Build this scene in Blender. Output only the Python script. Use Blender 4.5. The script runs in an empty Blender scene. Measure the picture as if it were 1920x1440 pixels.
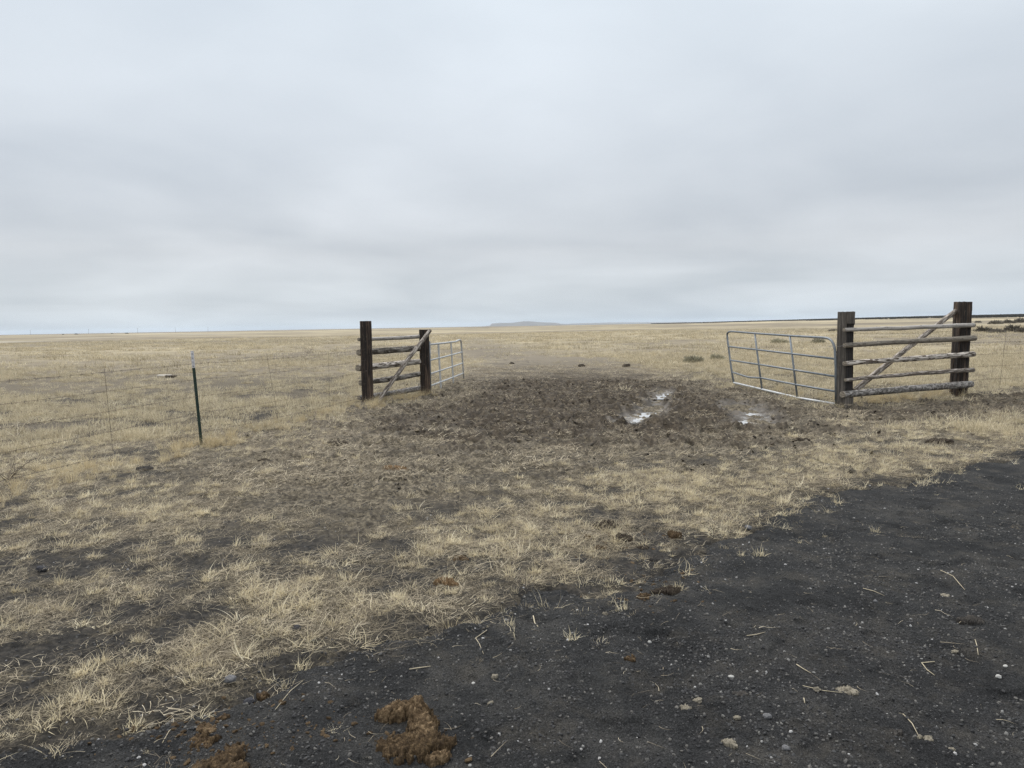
import bpy, bmesh, math, random
import numpy as np
from mathutils import Vector, Matrix, Euler, noise as mnoise

R = math.radians
S = bpy.context.scene
COL = S.collection

# ------------------------------------------------------------------ camera
F = 1350.0                       # focal length in photograph pixels (1920 wide)
CAMH = 1.5
PITCH = math.degrees(math.atan(109.0 / F))
ROLL = 1.0
cd = bpy.data.cameras.new('camera')
cam = bpy.data.objects.new('camera', cd)
COL.objects.link(cam)
cd.sensor_fit = 'HORIZONTAL'
cd.sensor_width = 36.0
cd.lens = F / 1920.0 * 36.0
cd.clip_start = 0.05
cd.clip_end = 80000.0
CAMROT = Matrix.Rotation(R(90 - PITCH), 4, 'X') @ Matrix.Rotation(R(-ROLL), 4, 'Z')
cam.matrix_world = Matrix.Translation((0, 0, CAMH)) @ CAMROT
S.camera = cam

# ------------------------------------------------------------------ world, sun, exposure
SUN_EL, SUN_AZ = 52.0, -35.0     # azimuth measured from +Y towards +X
w = bpy.data.worlds.new('World')
S.world = w
w.use_nodes = True
nt = w.node_tree
nt.nodes.clear()


def N(nt, t, **kw):
    n = nt.nodes.new(t)
    for k, v in kw.items():
        if k.startswith('i_'):
            n.inputs[k[2:].replace('_', ' ')].default_value = v
        else:
            setattr(n, k, v)
    return n


def ramp(nt, fac, stops, interp='LINEAR'):
    n = nt.nodes.new('ShaderNodeValToRGB')
    n.color_ramp.interpolation = interp
    e = n.color_ramp.elements
    while len(e) < len(stops):
        e.new(0.5)
    for k, (p, c) in enumerate(stops):
        e[k].position = p
        e[k].color = (c[0], c[1], c[2], 1.0) if not isinstance(c, (int, float)) else (c, c, c, 1.0)
    if fac is not None:
        nt.links.new(fac, n.inputs[0])
    return n.outputs[0]


def math_n(nt, op, a, b=None, clamp=False):
    n = nt.nodes.new('ShaderNodeMath')
    n.operation = op
    n.use_clamp = clamp
    for k, v in enumerate((a, b)):
        if v is None:
            continue
        if isinstance(v, (int, float)):
            n.inputs[k].default_value = v
        else:
            nt.links.new(v, n.inputs[k])
    return n.outputs[0]


def mixc(nt, fac, a, b, mode='MIX'):
    n = nt.nodes.new('ShaderNodeMix')
    n.data_type = 'RGBA'
    n.blend_type = mode
    for s, v in ((n.inputs[0], fac), (n.inputs[6], a), (n.inputs[7], b)):
        if isinstance(v, (int, float)):
            s.default_value = v
        elif isinstance(v, (tuple, list)):
            s.default_value = (v[0], v[1], v[2], 1.0)
        else:
            nt.links.new(v, s)
    return n.outputs[2]


tc = N(nt, 'ShaderNodeTexCoord')
sep = N(nt, 'ShaderNodeSeparateXYZ')
nt.links.new(tc.outputs['Generated'], sep.inputs[0])
zc = math_n(nt, 'MAXIMUM', sep.outputs[2], 0.0)
# an even stratus deck: direction projected on a flat cloud ceiling
den = math_n(nt, 'ADD', zc, 0.15)
cx = math_n(nt, 'DIVIDE', sep.outputs[0], den)
cy = math_n(nt, 'DIVIDE', sep.outputs[1], den)
comb = N(nt, 'ShaderNodeCombineXYZ')
nt.links.new(cx, comb.inputs[0])
nt.links.new(cy, comb.inputs[1])
n1 = N(nt, 'ShaderNodeTexNoise', i_Scale=0.62, i_Detail=3.0, i_Roughness=0.45, i_Distortion=0.5)
nt.links.new(comb.outputs[0], n1.inputs['Vector'])
n2 = N(nt, 'ShaderNodeTexNoise', i_Scale=1.9, i_Detail=5.0, i_Roughness=0.55, i_Distortion=0.3)
nt.links.new(comb.outputs[0], n2.inputs['Vector'])
cl = math_n(nt, 'ADD', math_n(nt, 'MULTIPLY', n1.outputs[0], 0.84), math_n(nt, 'MULTIPLY', n2.outputs[0], 0.16))
base = ramp(nt, zc, [(0.0, (0.415, 0.472, 0.525)), (0.03, (0.448, 0.490, 0.532)), (0.10, (0.472, 0.496, 0.527)),
                     (0.25, (0.520, 0.558, 0.600)), (0.42, (0.570, 0.624, 0.676)), (0.65, (0.95, 0.99, 1.04)), (1.0, (1.72, 1.73, 1.75))])
var = ramp(nt, cl, [(0.32, (0.80, 0.815, 0.835)), (0.5, (0.97, 0.97, 0.97)), (0.66, (1.13, 1.12, 1.11))])
cloud = mixc(nt, 1.0, base, var, 'MULTIPLY')
sky = N(nt, 'ShaderNodeTexSky', sky_type='NISHITA', sun_disc=False)
sky.sun_elevation = R(SUN_EL)
sky.sun_rotation = R(SUN_AZ)
bg1 = N(nt, 'ShaderNodeBackground', i_Strength=0.08)
nt.links.new(sky.outputs[0], bg1.inputs[0])
bg2 = N(nt, 'ShaderNodeBackground', i_Strength=1.0)
nt.links.new(cloud, bg2.inputs[0])
mx = N(nt, 'ShaderNodeMixShader')
mx.inputs[0].default_value = 0.94
nt.links.new(bg1.outputs[0], mx.inputs[1])
nt.links.new(bg2.outputs[0], mx.inputs[2])
out = N(nt, 'ShaderNodeOutputWorld')
nt.links.new(mx.outputs[0], out.inputs[0])

ld = bpy.data.lights.new('sun', 'SUN')
ld.energy = 1.5
ld.angle = R(18)
ld.color = (1.0, 0.97, 0.93)
sun = bpy.data.objects.new('sun', ld)
COL.objects.link(sun)
sd_ = Vector((math.sin(R(SUN_AZ)) * math.cos(R(SUN_EL)), math.cos(R(SUN_AZ)) * math.cos(R(SUN_EL)), math.sin(R(SUN_EL))))
sun.rotation_euler = sd_.to_track_quat('Z', 'Y').to_euler()
sun.location = (-20, 30, 60)

S.view_settings.view_transform = 'Standard'
S.view_settings.look = 'None'
S.view_settings.gamma = 1.0
S.view_settings.exposure = 0.48
S.view_settings.use_curve_mapping = False
S.cycles.max_bounces = 6
S.cycles.diffuse_bounces = 3
S.cycles.glossy_bounces = 2
S.cycles.transmission_bounces = 3
S.cycles.volume_bounces = 1
S.cycles.use_denoising = True
S.cycles.denoiser = 'OPENIMAGEDENOISE'
S.cycles.denoising_input_passes = 'RGB_ALBEDO_NORMAL'
S.cycles.denoising_prefilter = 'NONE'

# ------------------------------------------------------------------ pixel <-> place
_rot3 = CAMROT.to_3x3()


def ray(x, y):
    return _rot3 @ Vector(((x - 960.0) / F, -(y - 720.0) / F, -1.0))


def P(x, y, Y):
    d = ray(x, y)
    return Vector((0, 0, CAMH)) + d * (Y / d.y)


def G(x, y):
    d = ray(x, y)
    return Vector((0, 0, CAMH)) + d * (-CAMH / d.z)


# ------------------------------------------------------------------ numpy noise
def _hash(ix, iy, seed):
    h = (ix * 374761393 + iy * 668265263 + seed * 974634723) & 0xFFFFFFFF
    h = ((h ^ (h >> 13)) * 1274126177) & 0xFFFFFFFF
    return (h ^ (h >> 16)) & 0xFFFFFFFF


def pnoise(x, y, seed=0):
    x = np.asarray(x, np.float64)
    y = np.asarray(y, np.float64)
    x0 = np.floor(x)
    y0 = np.floor(y)
    fx = x - x0
    fy = y - y0
    ix = x0.astype(np.int64)
    iy = y0.astype(np.int64)
    ux = fx * fx * fx * (fx * (fx * 6 - 15) + 10)
    uy = fy * fy * fy * (fy * (fy * 6 - 15) + 10)

    def g(a, b, dx, dy):
        t = _hash(ix + a, iy + b, seed) * (2 * math.pi / 4294967296.0)
        return np.cos(t) * dx + np.sin(t) * dy
    n00 = g(0, 0, fx, fy)
    n10 = g(1, 0, fx - 1, fy)
    n01 = g(0, 1, fx, fy - 1)
    n11 = g(1, 1, fx - 1, fy - 1)
    return 1.4 * ((n00 * (1 - ux) + n10 * ux) * (1 - uy) + (n01 * (1 - ux) + n11 * ux) * uy)


def fbm(x, y, o=3, seed=0, gain=0.5):
    s = 0
    a = 1.0
    t = 0
    for k in range(o):
        s = s + a * pnoise(x * 2 ** k + 17.3 * k, y * 2 ** k - 9.1 * k, seed + k)
        t += a
        a *= gain
    return s / t


def sstep(a, b, x):
    t = np.clip((x - a) / (b - a), 0, 1)
    return t * t * (3 - 2 * t)


def poly_sd(X, Y, pts):
    """signed distance to a polygon, positive inside"""
    pts = np.array(pts, float)
    d2 = np.full(X.shape, 1e18)
    ins = np.zeros(X.shape, bool)
    n = len(pts)
    for i in range(n):
        ax, ay = pts[i]
        bx, by = pts[(i + 1) % n]
        ex, ey = bx - ax, by - ay
        t = np.clip(((X - ax) * ex + (Y - ay) * ey) / (ex * ex + ey * ey + 1e-12), 0, 1)
        d2 = np.minimum(d2, (X - ax - t * ex) ** 2 + (Y - ay - t * ey) ** 2)
        c = ((ay > Y) != (by > Y))
        with np.errstate(divide='ignore', invalid='ignore'):
            xi = ax + (Y - ay) * ex / (ey if abs(ey) > 1e-9 else 1e-9)
        ins ^= c & (X < xi)
    return np.where(ins, 1, -1) * np.sqrt(d2)


def gp(pts):
    return [(G(x, y).x, G(x, y).y) for x, y in pts]


# grass / cinder road edge, traced on the photograph and laid on the ground
EDGE = [(2300, 745), (2080, 800), (1920, 850), (1820, 868), (1700, 905), (1600, 918), (1530, 946), (1455, 972), (1400, 992), (1335, 1020),
        (1290, 1062), (1235, 1092), (1150, 1112), (1060, 1105), (990, 1126), (900, 1172), (800, 1192), (700, 1212), (640, 1240),
        (560, 1262), (470, 1296), (380, 1330), (250, 1368), (130, 1392), (0, 1432), (-160, 1500)]
ROADPOLY = gp(EDGE) + [(-3.4, 1.7), (-6.0, -1.0), (-14, -12), (40, -12), (60, 10)]
MUDPOLY = gp([(655, 800), (745, 762), (830, 748), (872, 718), (900, 690), (880, 664), (868, 650), (905, 648), (950, 662), (1010, 676), (1090, 684), (1190, 696), (1300, 716), (1380, 738), (1470, 762),
              (1560, 772), (1700, 764), (1800, 752), (1920, 744), (2300, 735), (2300, 752), (1920, 772), (1740, 782), (1560, 790), (1480, 808),
              (1380, 826), (1260, 830), (1120, 838), (1000, 846), (880, 846), (760, 838)])
TRAMPOLY = gp([(430, 850), (560, 812), (650, 785), (760, 742), (860, 690), (960, 668), (1150, 672), (1340, 716), (1560, 768), (1920, 738),
               (1920, 784), (1640, 806), (1460, 836), (1290, 868), (1080, 876), (960, 905), (860, 950), (650, 985), (440, 960), (330, 905)])
TRACK = gp([(862, 634), (905, 634), (985, 655), (1090, 672), (1230, 695), (1100, 712), (900, 712), (870, 680)])


def ell(x, y, rx, ry):
    c = G(x, y)
    a = G(x, y + ry)
    b = G(x, y - ry)
    return (c.x, c.y, rx * c.y / F, (b.y - a.y) / 2)


BARE = [ell(*q) for q in [(170, 1052, 210, 34), (90, 1230, 170, 55), (560, 935, 110, 22), (760, 940, 170, 34), (300, 900, 100, 12),
                          (60, 1310, 130, 40), (1110, 922, 90, 12), (610, 1010, 90, 16), (860, 905, 120, 18), (240, 1150, 120, 26),
                          (1380, 850, 80, 10), (560, 1250, 130, 34), (480, 1010, 110, 20), (1050, 985, 50, 12), (690, 1075, 60, 14),
                          (1240, 1060, 70, 34), (1300, 1010, 50, 12), (60, 985, 60, 10), (950, 1090, 60, 10)]]
BROWN = [ell(*q) for q in [(480, 705, 260, 26), (150, 720, 300, 22), (560, 740, 120, 10), (60, 800, 120, 14), (300, 690, 200, 12)]]
LUSH = [ell(*q) for q in [(1650, 860, 190, 26), (1250, 915, 220, 34), (1360, 990, 90, 26), (130, 1330, 120, 26), (560, 1130, 140, 50),
                          (980, 1010, 180, 60), (1050, 1070, 120, 30), (700, 1150, 100, 40), (420, 1230, 110, 36), (230, 1250, 90, 16),
                          (1840, 800, 120, 18), (120, 880, 160, 16), (330, 960, 120, 16)]]
RUTS = [(gp([(1212, 784), (1246, 735)]), 0.30, 0.075), (gp([(1186, 788), (1216, 774)]), 0.30, 0.06),
        (gp([(1424, 796), (1392, 760)]), 0.42, 0.05)]


def blobs(X, Y, lst):
    m = np.zeros(X.shape)
    for (cx, cy, rx, ry) in lst:
        q = np.sqrt(((X - cx) / rx) ** 2 + ((Y - cy) / ry) ** 2)
        m = np.maximum(m, 1 - sstep(0.45, 1.25, q))
    return m


L1, L2, R1p, R2p, TP = G(690, 757), G(798, 740), G(1583, 762), G(1796.5, 743), G(378, 837)


def field(X, Y):
    """everything about the ground at (X, Y): heights of the three sheets and the cover masks"""
    X = np.asarray(X, float)
    Y = np.asarray(Y, float)
    D = np.hypot(X, Y)
    step = np.minimum(0.8 * D * D / 1120.0, np.where(D < 19, 0.075, 1e9)) + 0.004

    def lod(f):
        return np.clip(1.6 - 1.6 * step * f, 0, 1)
    e1 = fbm(X * 1.3, Y * 1.3, 4, 11, 0.6)
    e2 = fbm(X * 6.0, Y * 6.0, 3, 21, 0.6)
    near = np.clip((60 - D) / 40, 0, 1)
    sdr = poly_sd(X, Y, ROADPOLY) + (e1 * 0.34 + e2 * 0.10) * np.clip(D / 5, 0.55, 1.6)
    r = sstep(-0.10, 0.10, sdr)
    e3 = pnoise(X * 15, Y * 15, 23)
    re = sstep(-0.30, 0.20, sdr + 0.22 * e2 + 0.2 * e3 * (D < 12))
    sdm = poly_sd(X, Y, MUDPOLY) * 0.45 + e1 * 1.1 + e2 * 0.9 + 0.12 * sstep(18, 26, D)
    m = sstep(-0.55, 0.75, sdm) * (1 - r) * (1 - 0.55 * sstep(17, 27, D))
    sdt = poly_sd(X, Y, TRAMPOLY) + e1 * 1.3
    t = sstep(-0.9, 0.9, sdt)
    tr = sstep(-1.2, 1.2, poly_sd(X, Y, TRACK) + e1 * 1.5)
    t = np.maximum(t, 0.75 * tr)
    bare = blobs(X + e1 * 0.25, Y + e1 * 0.35, BARE)
    brown = blobs(X + e1 * 0.8, Y + e1 * 1.5, BROWN)
    lush = blobs(X + e1 * 0.2, Y + e1 * 0.3, LUSH)
    # base terrain: almost flat plain, a gentle rise far away to the right, tiny swells
    ang = np.arctan2(X, np.maximum(Y, 1e-3))
    rise = sstep(300, 1100, D) * sstep(0.10, 0.62, ang) * 4.2 * np.clip(1 - (D - 2500) / 9000, 0, 1)
    swell = fbm(X / 45.0, Y / 45.0, 2, 31) * 0.16 * sstep(22, 60, D) + fbm(X / 420.0, Y / 420.0, 2, 37) * 0.7 * sstep(150, 700, D)
    base = rise + swell + fbm(X * 0.35, Y * 0.35, 2, 41) * 0.03 * near
    rut = np.zeros(X.shape)
    wet = np.zeros(X.shape)
    rim = np.zeros(X.shape)
    for (a, b), wd, dp in RUTS:
        ex, ey = b[0] - a[0], b[1] - a[1]
        q = np.clip(((X - a[0]) * ex + (Y - a[1]) * ey) / (ex * ex + ey * ey), 0, 1)
        dd = np.hypot(X - a[0] - q * ex, Y - a[1] - q * ey) + e1 * 0.45 + e2 * 0.16
        rim = np.maximum(rim, 0.055 * np.exp(-((dd - wd * 1.55) / (wd * 0.42)) ** 2))
        rut = np.maximum(rut, dp * (1 - sstep(wd * 0.15, wd * 1.25, dd)))
        wet = np.maximum(wet, 1 - sstep(wd * 0.3, wd * 1.45, dd))
    # sheets
    g0 = fbm(X * 3.1, Y * 3.1, 3, 51) * 0.022 * lod(3) + fbm(X * 13, Y * 13, 3, 57, 0.6) * 0.013 * lod(11) + np.abs(fbm(X * 34, Y * 34, 2, 63, 0.7)) * 0.016 * lod(34)
    rd = fbm(X * 2.2, Y * 2.2, 3, 71) * 0.022 * lod(2) + fbm(X * 9, Y * 9, 4, 77, 0.62) * 0.014 * lod(9)
    dent = pnoise(X * 5.3, Y * 5.3, 79)
    rd = rd - 0.018 * sstep(0.35, 0.62, dent) * lod(6)
    rd = rd + (np.abs(fbm(X * 30, Y * 30, 2, 83, 0.7)) * 0.013 - 0.003) * lod(34) + fbm(X * 70, Y * 70, 2, 85, 0.7) * 0.004 * lod(60)
    c1 = np.abs(pnoise(X * 2.4, Y * 2.4, 91))
    c2 = np.abs(pnoise(X * 5.6, Y * 5.6, 93))
    md = (fbm(X * 0.9, Y * 0.9, 2, 95) * 0.05 + (0.24 - c1) * 0.20 * lod(2.0) + (0.24 - c2) * 0.16 * lod(4.5)
          + fbm(X * 12, Y * 12, 2, 99, 0.7) * 0.045 * lod(8)) * (1 - 0.75 * wet) - rut + rim * (1 - np.clip(rut / 0.04, 0, 1))
    md = md * np.clip(1.15 - (D - 16) / 30, 0.3, 1)
    trd = t * ((0.24 - c2) * 0.08 * lod(4.5) + (0.24 - c1) * 0.05 + fbm(X * 12, Y * 12, 2, 99, 0.7) * 0.03 * lod(8))
    zg = base + g0 + trd - 0.05 * r - 0.05 * (m - 0.3)
    zr = base + rd + 0.07 * (r - 0.62)
    zm = base + md + 0.05 * (m - 0.62)
    # grass cover
    n1 = fbm(X * 0.55, Y * 0.55, 3, 101, 0.55)
    n2 = fbm(X * 2.6, Y * 2.6, 3, 107, 0.55)
    n3 = fbm(X * 8.5, Y * 8.5, 2, 113) * lod(5)
    patch = n1 * 0.72 + n2 * 1.1 + n3 * 0.9
    inroad = sstep(7.5, 12.0, D + X * 0.15)
    bias = 0.10 + 0.14 * inroad + 0.42 * lush - 0.42 * bare - 0.42 * t - 0.6 * m - 0.6 * brown
    cover = sstep(-0.45, 0.45, patch + bias) * (1 - re) * (1 - 0.9 * m)
    return dict(zg=zg, zr=zr, zm=zm, r=r, m=m, t=t, cover=cover, wet=wet, bare=bare, lush=lush, base=base, D=D, patch=patch, brown=brown, sdr=sdr)


def zat(x, y):
    f = field(np.array([x]), np.array([y]))
    return float(max(f['zg'][0], f['zr'][0] if f['r'][0] > .02 else -9, f['zm'][0] if f['m'][0] > .02 else -9))


# ------------------------------------------------------------------ materials
MATS = {}


def newmat(name):
    m = bpy.data.materials.new(name)
    m.use_nodes = True
    t = m.node_tree
    t.nodes.clear()
    o = t.nodes.new('ShaderNodeOutputMaterial')
    b = t.nodes.new('ShaderNodeBsdfPrincipled')
    t.links.new(b.outputs[0], o.inputs[0])
    MATS[name] = m
    return m, t, b, o


def tnoise(t, vec, scale, detail=3.0, rough=0.55, dist=0.0):
    n = N(t, 'ShaderNodeTexNoise', i_Scale=scale, i_Detail=detail, i_Roughness=rough, i_Distortion=dist)
    if vec is not None:
        t.links.new(vec, n.inputs['Vector'])
    return n.outputs[0]


def mapping(t, vec, scale=(1, 1, 1), loc=(0, 0, 0)):
    n = N(t, 'ShaderNodeMapping')
    n.inputs['Scale'].default_value = scale
    n.inputs['Location'].default_value = loc
    t.links.new(vec, n.inputs[0])
    return n.outputs[0]


def attr(t, name):
    n = N(t, 'ShaderNodeAttribute')
    n.attribute_name = name
    return n.outputs['Fac']


def bump(t, b, h, strength, dist):
    n = N(t, 'ShaderNodeBump', i_Strength=strength, i_Distance=dist)
    t.links.new(h, n.inputs['Height'])
    t.links.new(n.outputs[0], b.inputs['Normal'])


# field ground: dark volcanic soil under straw litter, passing into the straw colour of the far plain
m, t, b, o = newmat('field_ground')
geo = N(t, 'ShaderNodeTexCoord').outputs['Object']
soil = ramp(t, tnoise(t, geo, 24, 7, 0.75), [(0.34, (0.010, 0.0095, 0.009)), (0.5, (0.028, 0.026, 0.0235)), (0.62, (0.055, 0.049, 0.041)), (0.75, (0.12, 0.10, 0.077))])
litter = ramp(t, tnoise(t, geo, 60, 5, 0.75, 1.5), [(0.40, (0.016, 0.014, 0.011)), (0.52, (0.065, 0.055, 0.040)), (0.66, (0.27, 0.23, 0.158))])
near = mixc(t, attr(t, 'cover'), soil, litter)
tram = ramp(t, tnoise(t, geo, 22, 5, 0.75), [(0.32, (0.030, 0.025, 0.019)), (0.48, (0.095, 0.080, 0.058)), (0.64, (0.25, 0.212, 0.150))])
near = mixc(t, math_n(t, 'MULTIPLY', attr(t, 'tram'), 0.85), near, tram)
f1 = tnoise(t, mapping(t, geo, (0.006, 0.006, 1)), 1.0, 6, 0.62, 0.6)
f2 = tnoise(t, mapping(t, geo, (0.06, 0.06, 1)), 1.0, 5, 0.65)
f3 = tnoise(t, mapping(t, geo, (0.9, 0.9, 1)), 1.0, 5, 0.7)
fars = math_n(t, 'ADD', math_n(t, 'MULTIPLY', f1, 0.5), math_n(t, 'ADD', math_n(t, 'MULTIPLY', f2, 0.28), math_n(t, 'MULTIPLY', f3, 0.22)))
farc = ramp(t, fars, [(0.41, (0.115, 0.097, 0.073)), (0.46, (0.205, 0.174, 0.125)), (0.52, (0.315, 0.268, 0.180)), (0.58, (0.46, 0.395, 0.262))])
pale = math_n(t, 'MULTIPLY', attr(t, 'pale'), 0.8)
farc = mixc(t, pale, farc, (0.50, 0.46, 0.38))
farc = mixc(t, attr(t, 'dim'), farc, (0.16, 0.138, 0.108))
colr = mixc(t, attr(t, 'far'), near, farc)
t.links.new(colr, b.inputs['Base Color'])
b.inputs['Roughness'].default_value = 0.95
b.inputs['Specular IOR Level'].default_value = 0.15
bump(t, b, tnoise(t, geo, 55, 6, 0.75), 0.7, 0.012)

# black cinder road
m, t, b, o = newmat('cinder_road')
geo = N(t, 'ShaderNodeTexCoord').outputs['Object']
a1 = ramp(t, tnoise(t, geo, 2.3, 7, 0.68), [(0.32, (0.0150, 0.0154, 0.0158)), (0.5, (0.0265, 0.0268, 0.0270)), (0.68, (0.050, 0.0485, 0.0455))])
a2 = ramp(t, tnoise(t, geo, 140, 4, 0.7), [(0.3, 0.5), (0.5, 1.1), (0.72, 2.4)])
c = mixc(t, 1.0, a1, a2, 'MULTIPLY')
vo = N(t, 'ShaderNodeTexVoronoi', i_Scale=230.0)
t.links.new(geo, vo.inputs['Vector'])
grain = ramp(t, vo.outputs['Color'], [(0.86, 0.0), (0.93, 1.0)])
spot = ramp(t, vo.outputs['Distance'], [(0.2, 1.0), (0.42, 0.0)])
c = mixc(t, math_n(t, 'MULTIPLY', math_n(t, 'MULTIPLY', grain, spot), 0.55), c, (0.22, 0.218, 0.21))
dirt = ramp(t, tnoise(t, geo, 3.1, 7, 0.7), [(0.50, 0.0), (0.68, 0.75)])
c = mixc(t, dirt, c, mixc(t, 1.0, (0.060, 0.055, 0.047), a2, 'MULTIPLY'))
t.links.new(c, b.inputs['Base Color'])
b.inputs['Roughness'].default_value = 0.95
b.inputs['Specular IOR Level'].default_value = 0.12
hh = math_n(t, 'ADD', math_n(t, 'MULTIPLY', tnoise(t, geo, 45, 5, 0.7), 1.0), math_n(t, 'MULTIPLY', tnoise(t, geo, 190, 3, 0.7), 0.35))
bump(t, b, hh, 1.0, 0.022)

# churned mud
m, t, b, o = newmat('mud')
geo = N(t, 'ShaderNodeTexCoord').outputs['Object']
a1 = ramp(t, tnoise(t, geo, 11, 7, 0.78, 0.5), [(0.34, (0.012, 0.009, 0.0055)), (0.47, (0.038, 0.0285, 0.018)), (0.58, (0.085, 0.066, 0.044)), (0.70, (0.19, 0.155, 0.108))])
wetc = ramp(t, tnoise(t, geo, 5, 4, 0.6), [(0.35, (0.070, 0.059, 0.047)), (0.65, (0.15, 0.132, 0.110))])
wt = attr(t, 'wet')
tram = ramp(t, tnoise(t, geo, 22, 6, 0.78), [(0.32, (0.030, 0.025, 0.019)), (0.48, (0.095, 0.080, 0.058)), (0.64, (0.25, 0.212, 0.150))])
a1 = mixc(t, ramp(t, attr(t, 'mud'), [(0.15, 0.0), (0.95, 1.0)]), tram, a1)
c = mixc(t, wt, a1, wetc)
t.links.new(c, b.inputs['Base Color'])
rr = ramp(t, wt, [(0.0, 0.9), (0.6, 0.5), (1.0, 0.38)])
t.links.new(rr, b.inputs['Roughness'])
b.inputs['Specular IOR Level'].default_value = 0.35
bump(t, b, tnoise(t, geo, 26, 6, 0.75), 0.9, 0.03)

m, t, b, o = newmat('puddle_water')
geo = N(t, 'ShaderNodeTexCoord').outputs['Object']
c = ramp(t, tnoise(t, geo, 3.0, 4, 0.6), [(0.36, (0.30, 0.275, 0.24)), (0.55, (0.64, 0.635, 0.62))])  # pale sky reflection put into the water's base colour
t.links.new(c, b.inputs['Base Color'])
b.inputs['Roughness'].default_value = 0.06
b.inputs['Coat Weight'].default_value = 1.0
b.inputs['Coat Roughness'].default_value = 0.03
bump(t, b, tnoise(t, geo, 14, 2, 0.5), 0.15, 0.004)


def straw_mat(name, stops, trans=0.28):
    m, t, b, o = newmat(name)
    oi = N(t, 'ShaderNodeObjectInfo')
    f = math_n(t, 'ADD', math_n(t, 'MULTIPLY', oi.outputs['Random'], 0.55), math_n(t, 'MULTIPLY', attr(t, 'tone'), 0.45))
    c = ramp(t, f, stops)
    t.links.new(c, b.inputs['Base Color'])
    b.inputs['Roughness'].default_value = 0.7
    b.inputs['Specular IOR Level'].default_value = 0.25
    tr = N(t, 'ShaderNodeBsdfTranslucent')
    t.links.new(c, tr.inputs[0])
    mx = N(t, 'ShaderNodeMixShader')
    mx.inputs[0].default_value = trans
    t.links.new(b.outputs[0], mx.inputs[1])
    t.links.new(tr.outputs[0], mx.inputs[2])
    t.links.new(mx.outputs[0], o.inputs[0])
    return m


straw_mat('straw_pale', [(0.1, (0.38, 0.318, 0.210)), (0.35, (0.60, 0.515, 0.345)), (0.65, (0.76, 0.66, 0.445)), (0.9, (0.88, 0.80, 0.60))])
straw_mat('straw_thatch', [(0.1, (0.12, 0.099, 0.071)), (0.4, (0.27, 0.226, 0.160)), (0.7, (0.44, 0.376, 0.265)), (0.95, (0.66, 0.58, 0.43))])
straw_mat('straw_gold', [(0.1, (0.40, 0.318, 0.190)), (0.5, (0.56, 0.46, 0.285)), (0.9, (0.70, 0.60, 0.40))])
straw_mat('straw_field', [(0.1, (0.27, 0.230, 0.165)), (0.4, (0.44, 0.378, 0.262)), (0.7, (0.60, 0.52, 0.355)), (0.95, (0.74, 0.66, 0.475))])
straw_mat('sage_green', [(0.1, (0.22, 0.205, 0.15)), (0.5, (0.38, 0.355, 0.25)), (0.9, (0.52, 0.475, 0.335))])
straw_mat('sage_grey', [(0.1, (0.060, 0.055, 0.045)), (0.5, (0.12, 0.11, 0.09)), (0.9, (0.20, 0.18, 0.145))])
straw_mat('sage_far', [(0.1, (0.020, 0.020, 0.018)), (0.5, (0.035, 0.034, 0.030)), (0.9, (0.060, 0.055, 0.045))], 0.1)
straw_mat('weed_dark', [(0.1, (0.085, 0.066, 0.048)), (0.5, (0.15, 0.12, 0.09)), (0.9, (0.22, 0.18, 0.13))], 0.05)
straw_mat('weed_pale', [(0.1, (0.40, 0.34, 0.235)), (0.5, (0.52, 0.45, 0.33)), (0.9, (0.62, 0.55, 0.42))], 0.1)

m, t, b, o = newmat('pebble')
oi = N(t, 'ShaderNodeObjectInfo')
c = ramp(t, oi.outputs['Random'], [(0.0, (0.014, 0.014, 0.0145)), (0.55, (0.036, 0.036, 0.036)), (0.80, (0.065, 0.062, 0.057)), (0.94, (0.105, 0.098, 0.086)), (0.983, (0.19, 0.185, 0.175)), (1.0, (0.40, 0.39, 0.38))])
t.links.new(c, b.inputs['Base Color'])
b.inputs['Roughness'].default_value = 0.8

m, t, b, o = newmat('clod')
oi = N(t, 'ShaderNodeObjectInfo')
geo = N(t, 'ShaderNodeTexCoord').outputs['Object']
c = ramp(t, oi.outputs['Random'], [(0.0, (0.026, 0.020, 0.013)), (0.4, (0.052, 0.040, 0.027)), (0.75, (0.10, 0.080, 0.055)), (1.0, (0.24, 0.20, 0.14))])
c = mixc(t, 1.0, c, ramp(t, tnoise(t, geo, 3, 4, 0.7), [(0.3, 0.6), (0.7, 1.5)]), 'MULTIPLY')
t.links.new(c, b.inputs['Base Color'])
b.inputs['Roughness'].default_value = 0.9


def lump_mat(name, dark, mid, light, scale=40):
    m, t, b, o = newmat(name)
    geo = N(t, 'ShaderNodeTexCoord').outputs['Object']
    c = ramp(t, tnoise(t, geo, scale, 6, 0.72, 0.4), [(0.30, dark), (0.5, mid), (0.70, light)])
    t.links.new(c, b.inputs['Base Color'])
    b.inputs['Roughness'].default_value = 0.92
    b.inputs['Specular IOR Level'].default_value = 0.2
    bump(t, b, tnoise(t, geo, scale * 5, 5, 0.75), 0.8, 0.006)


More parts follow.
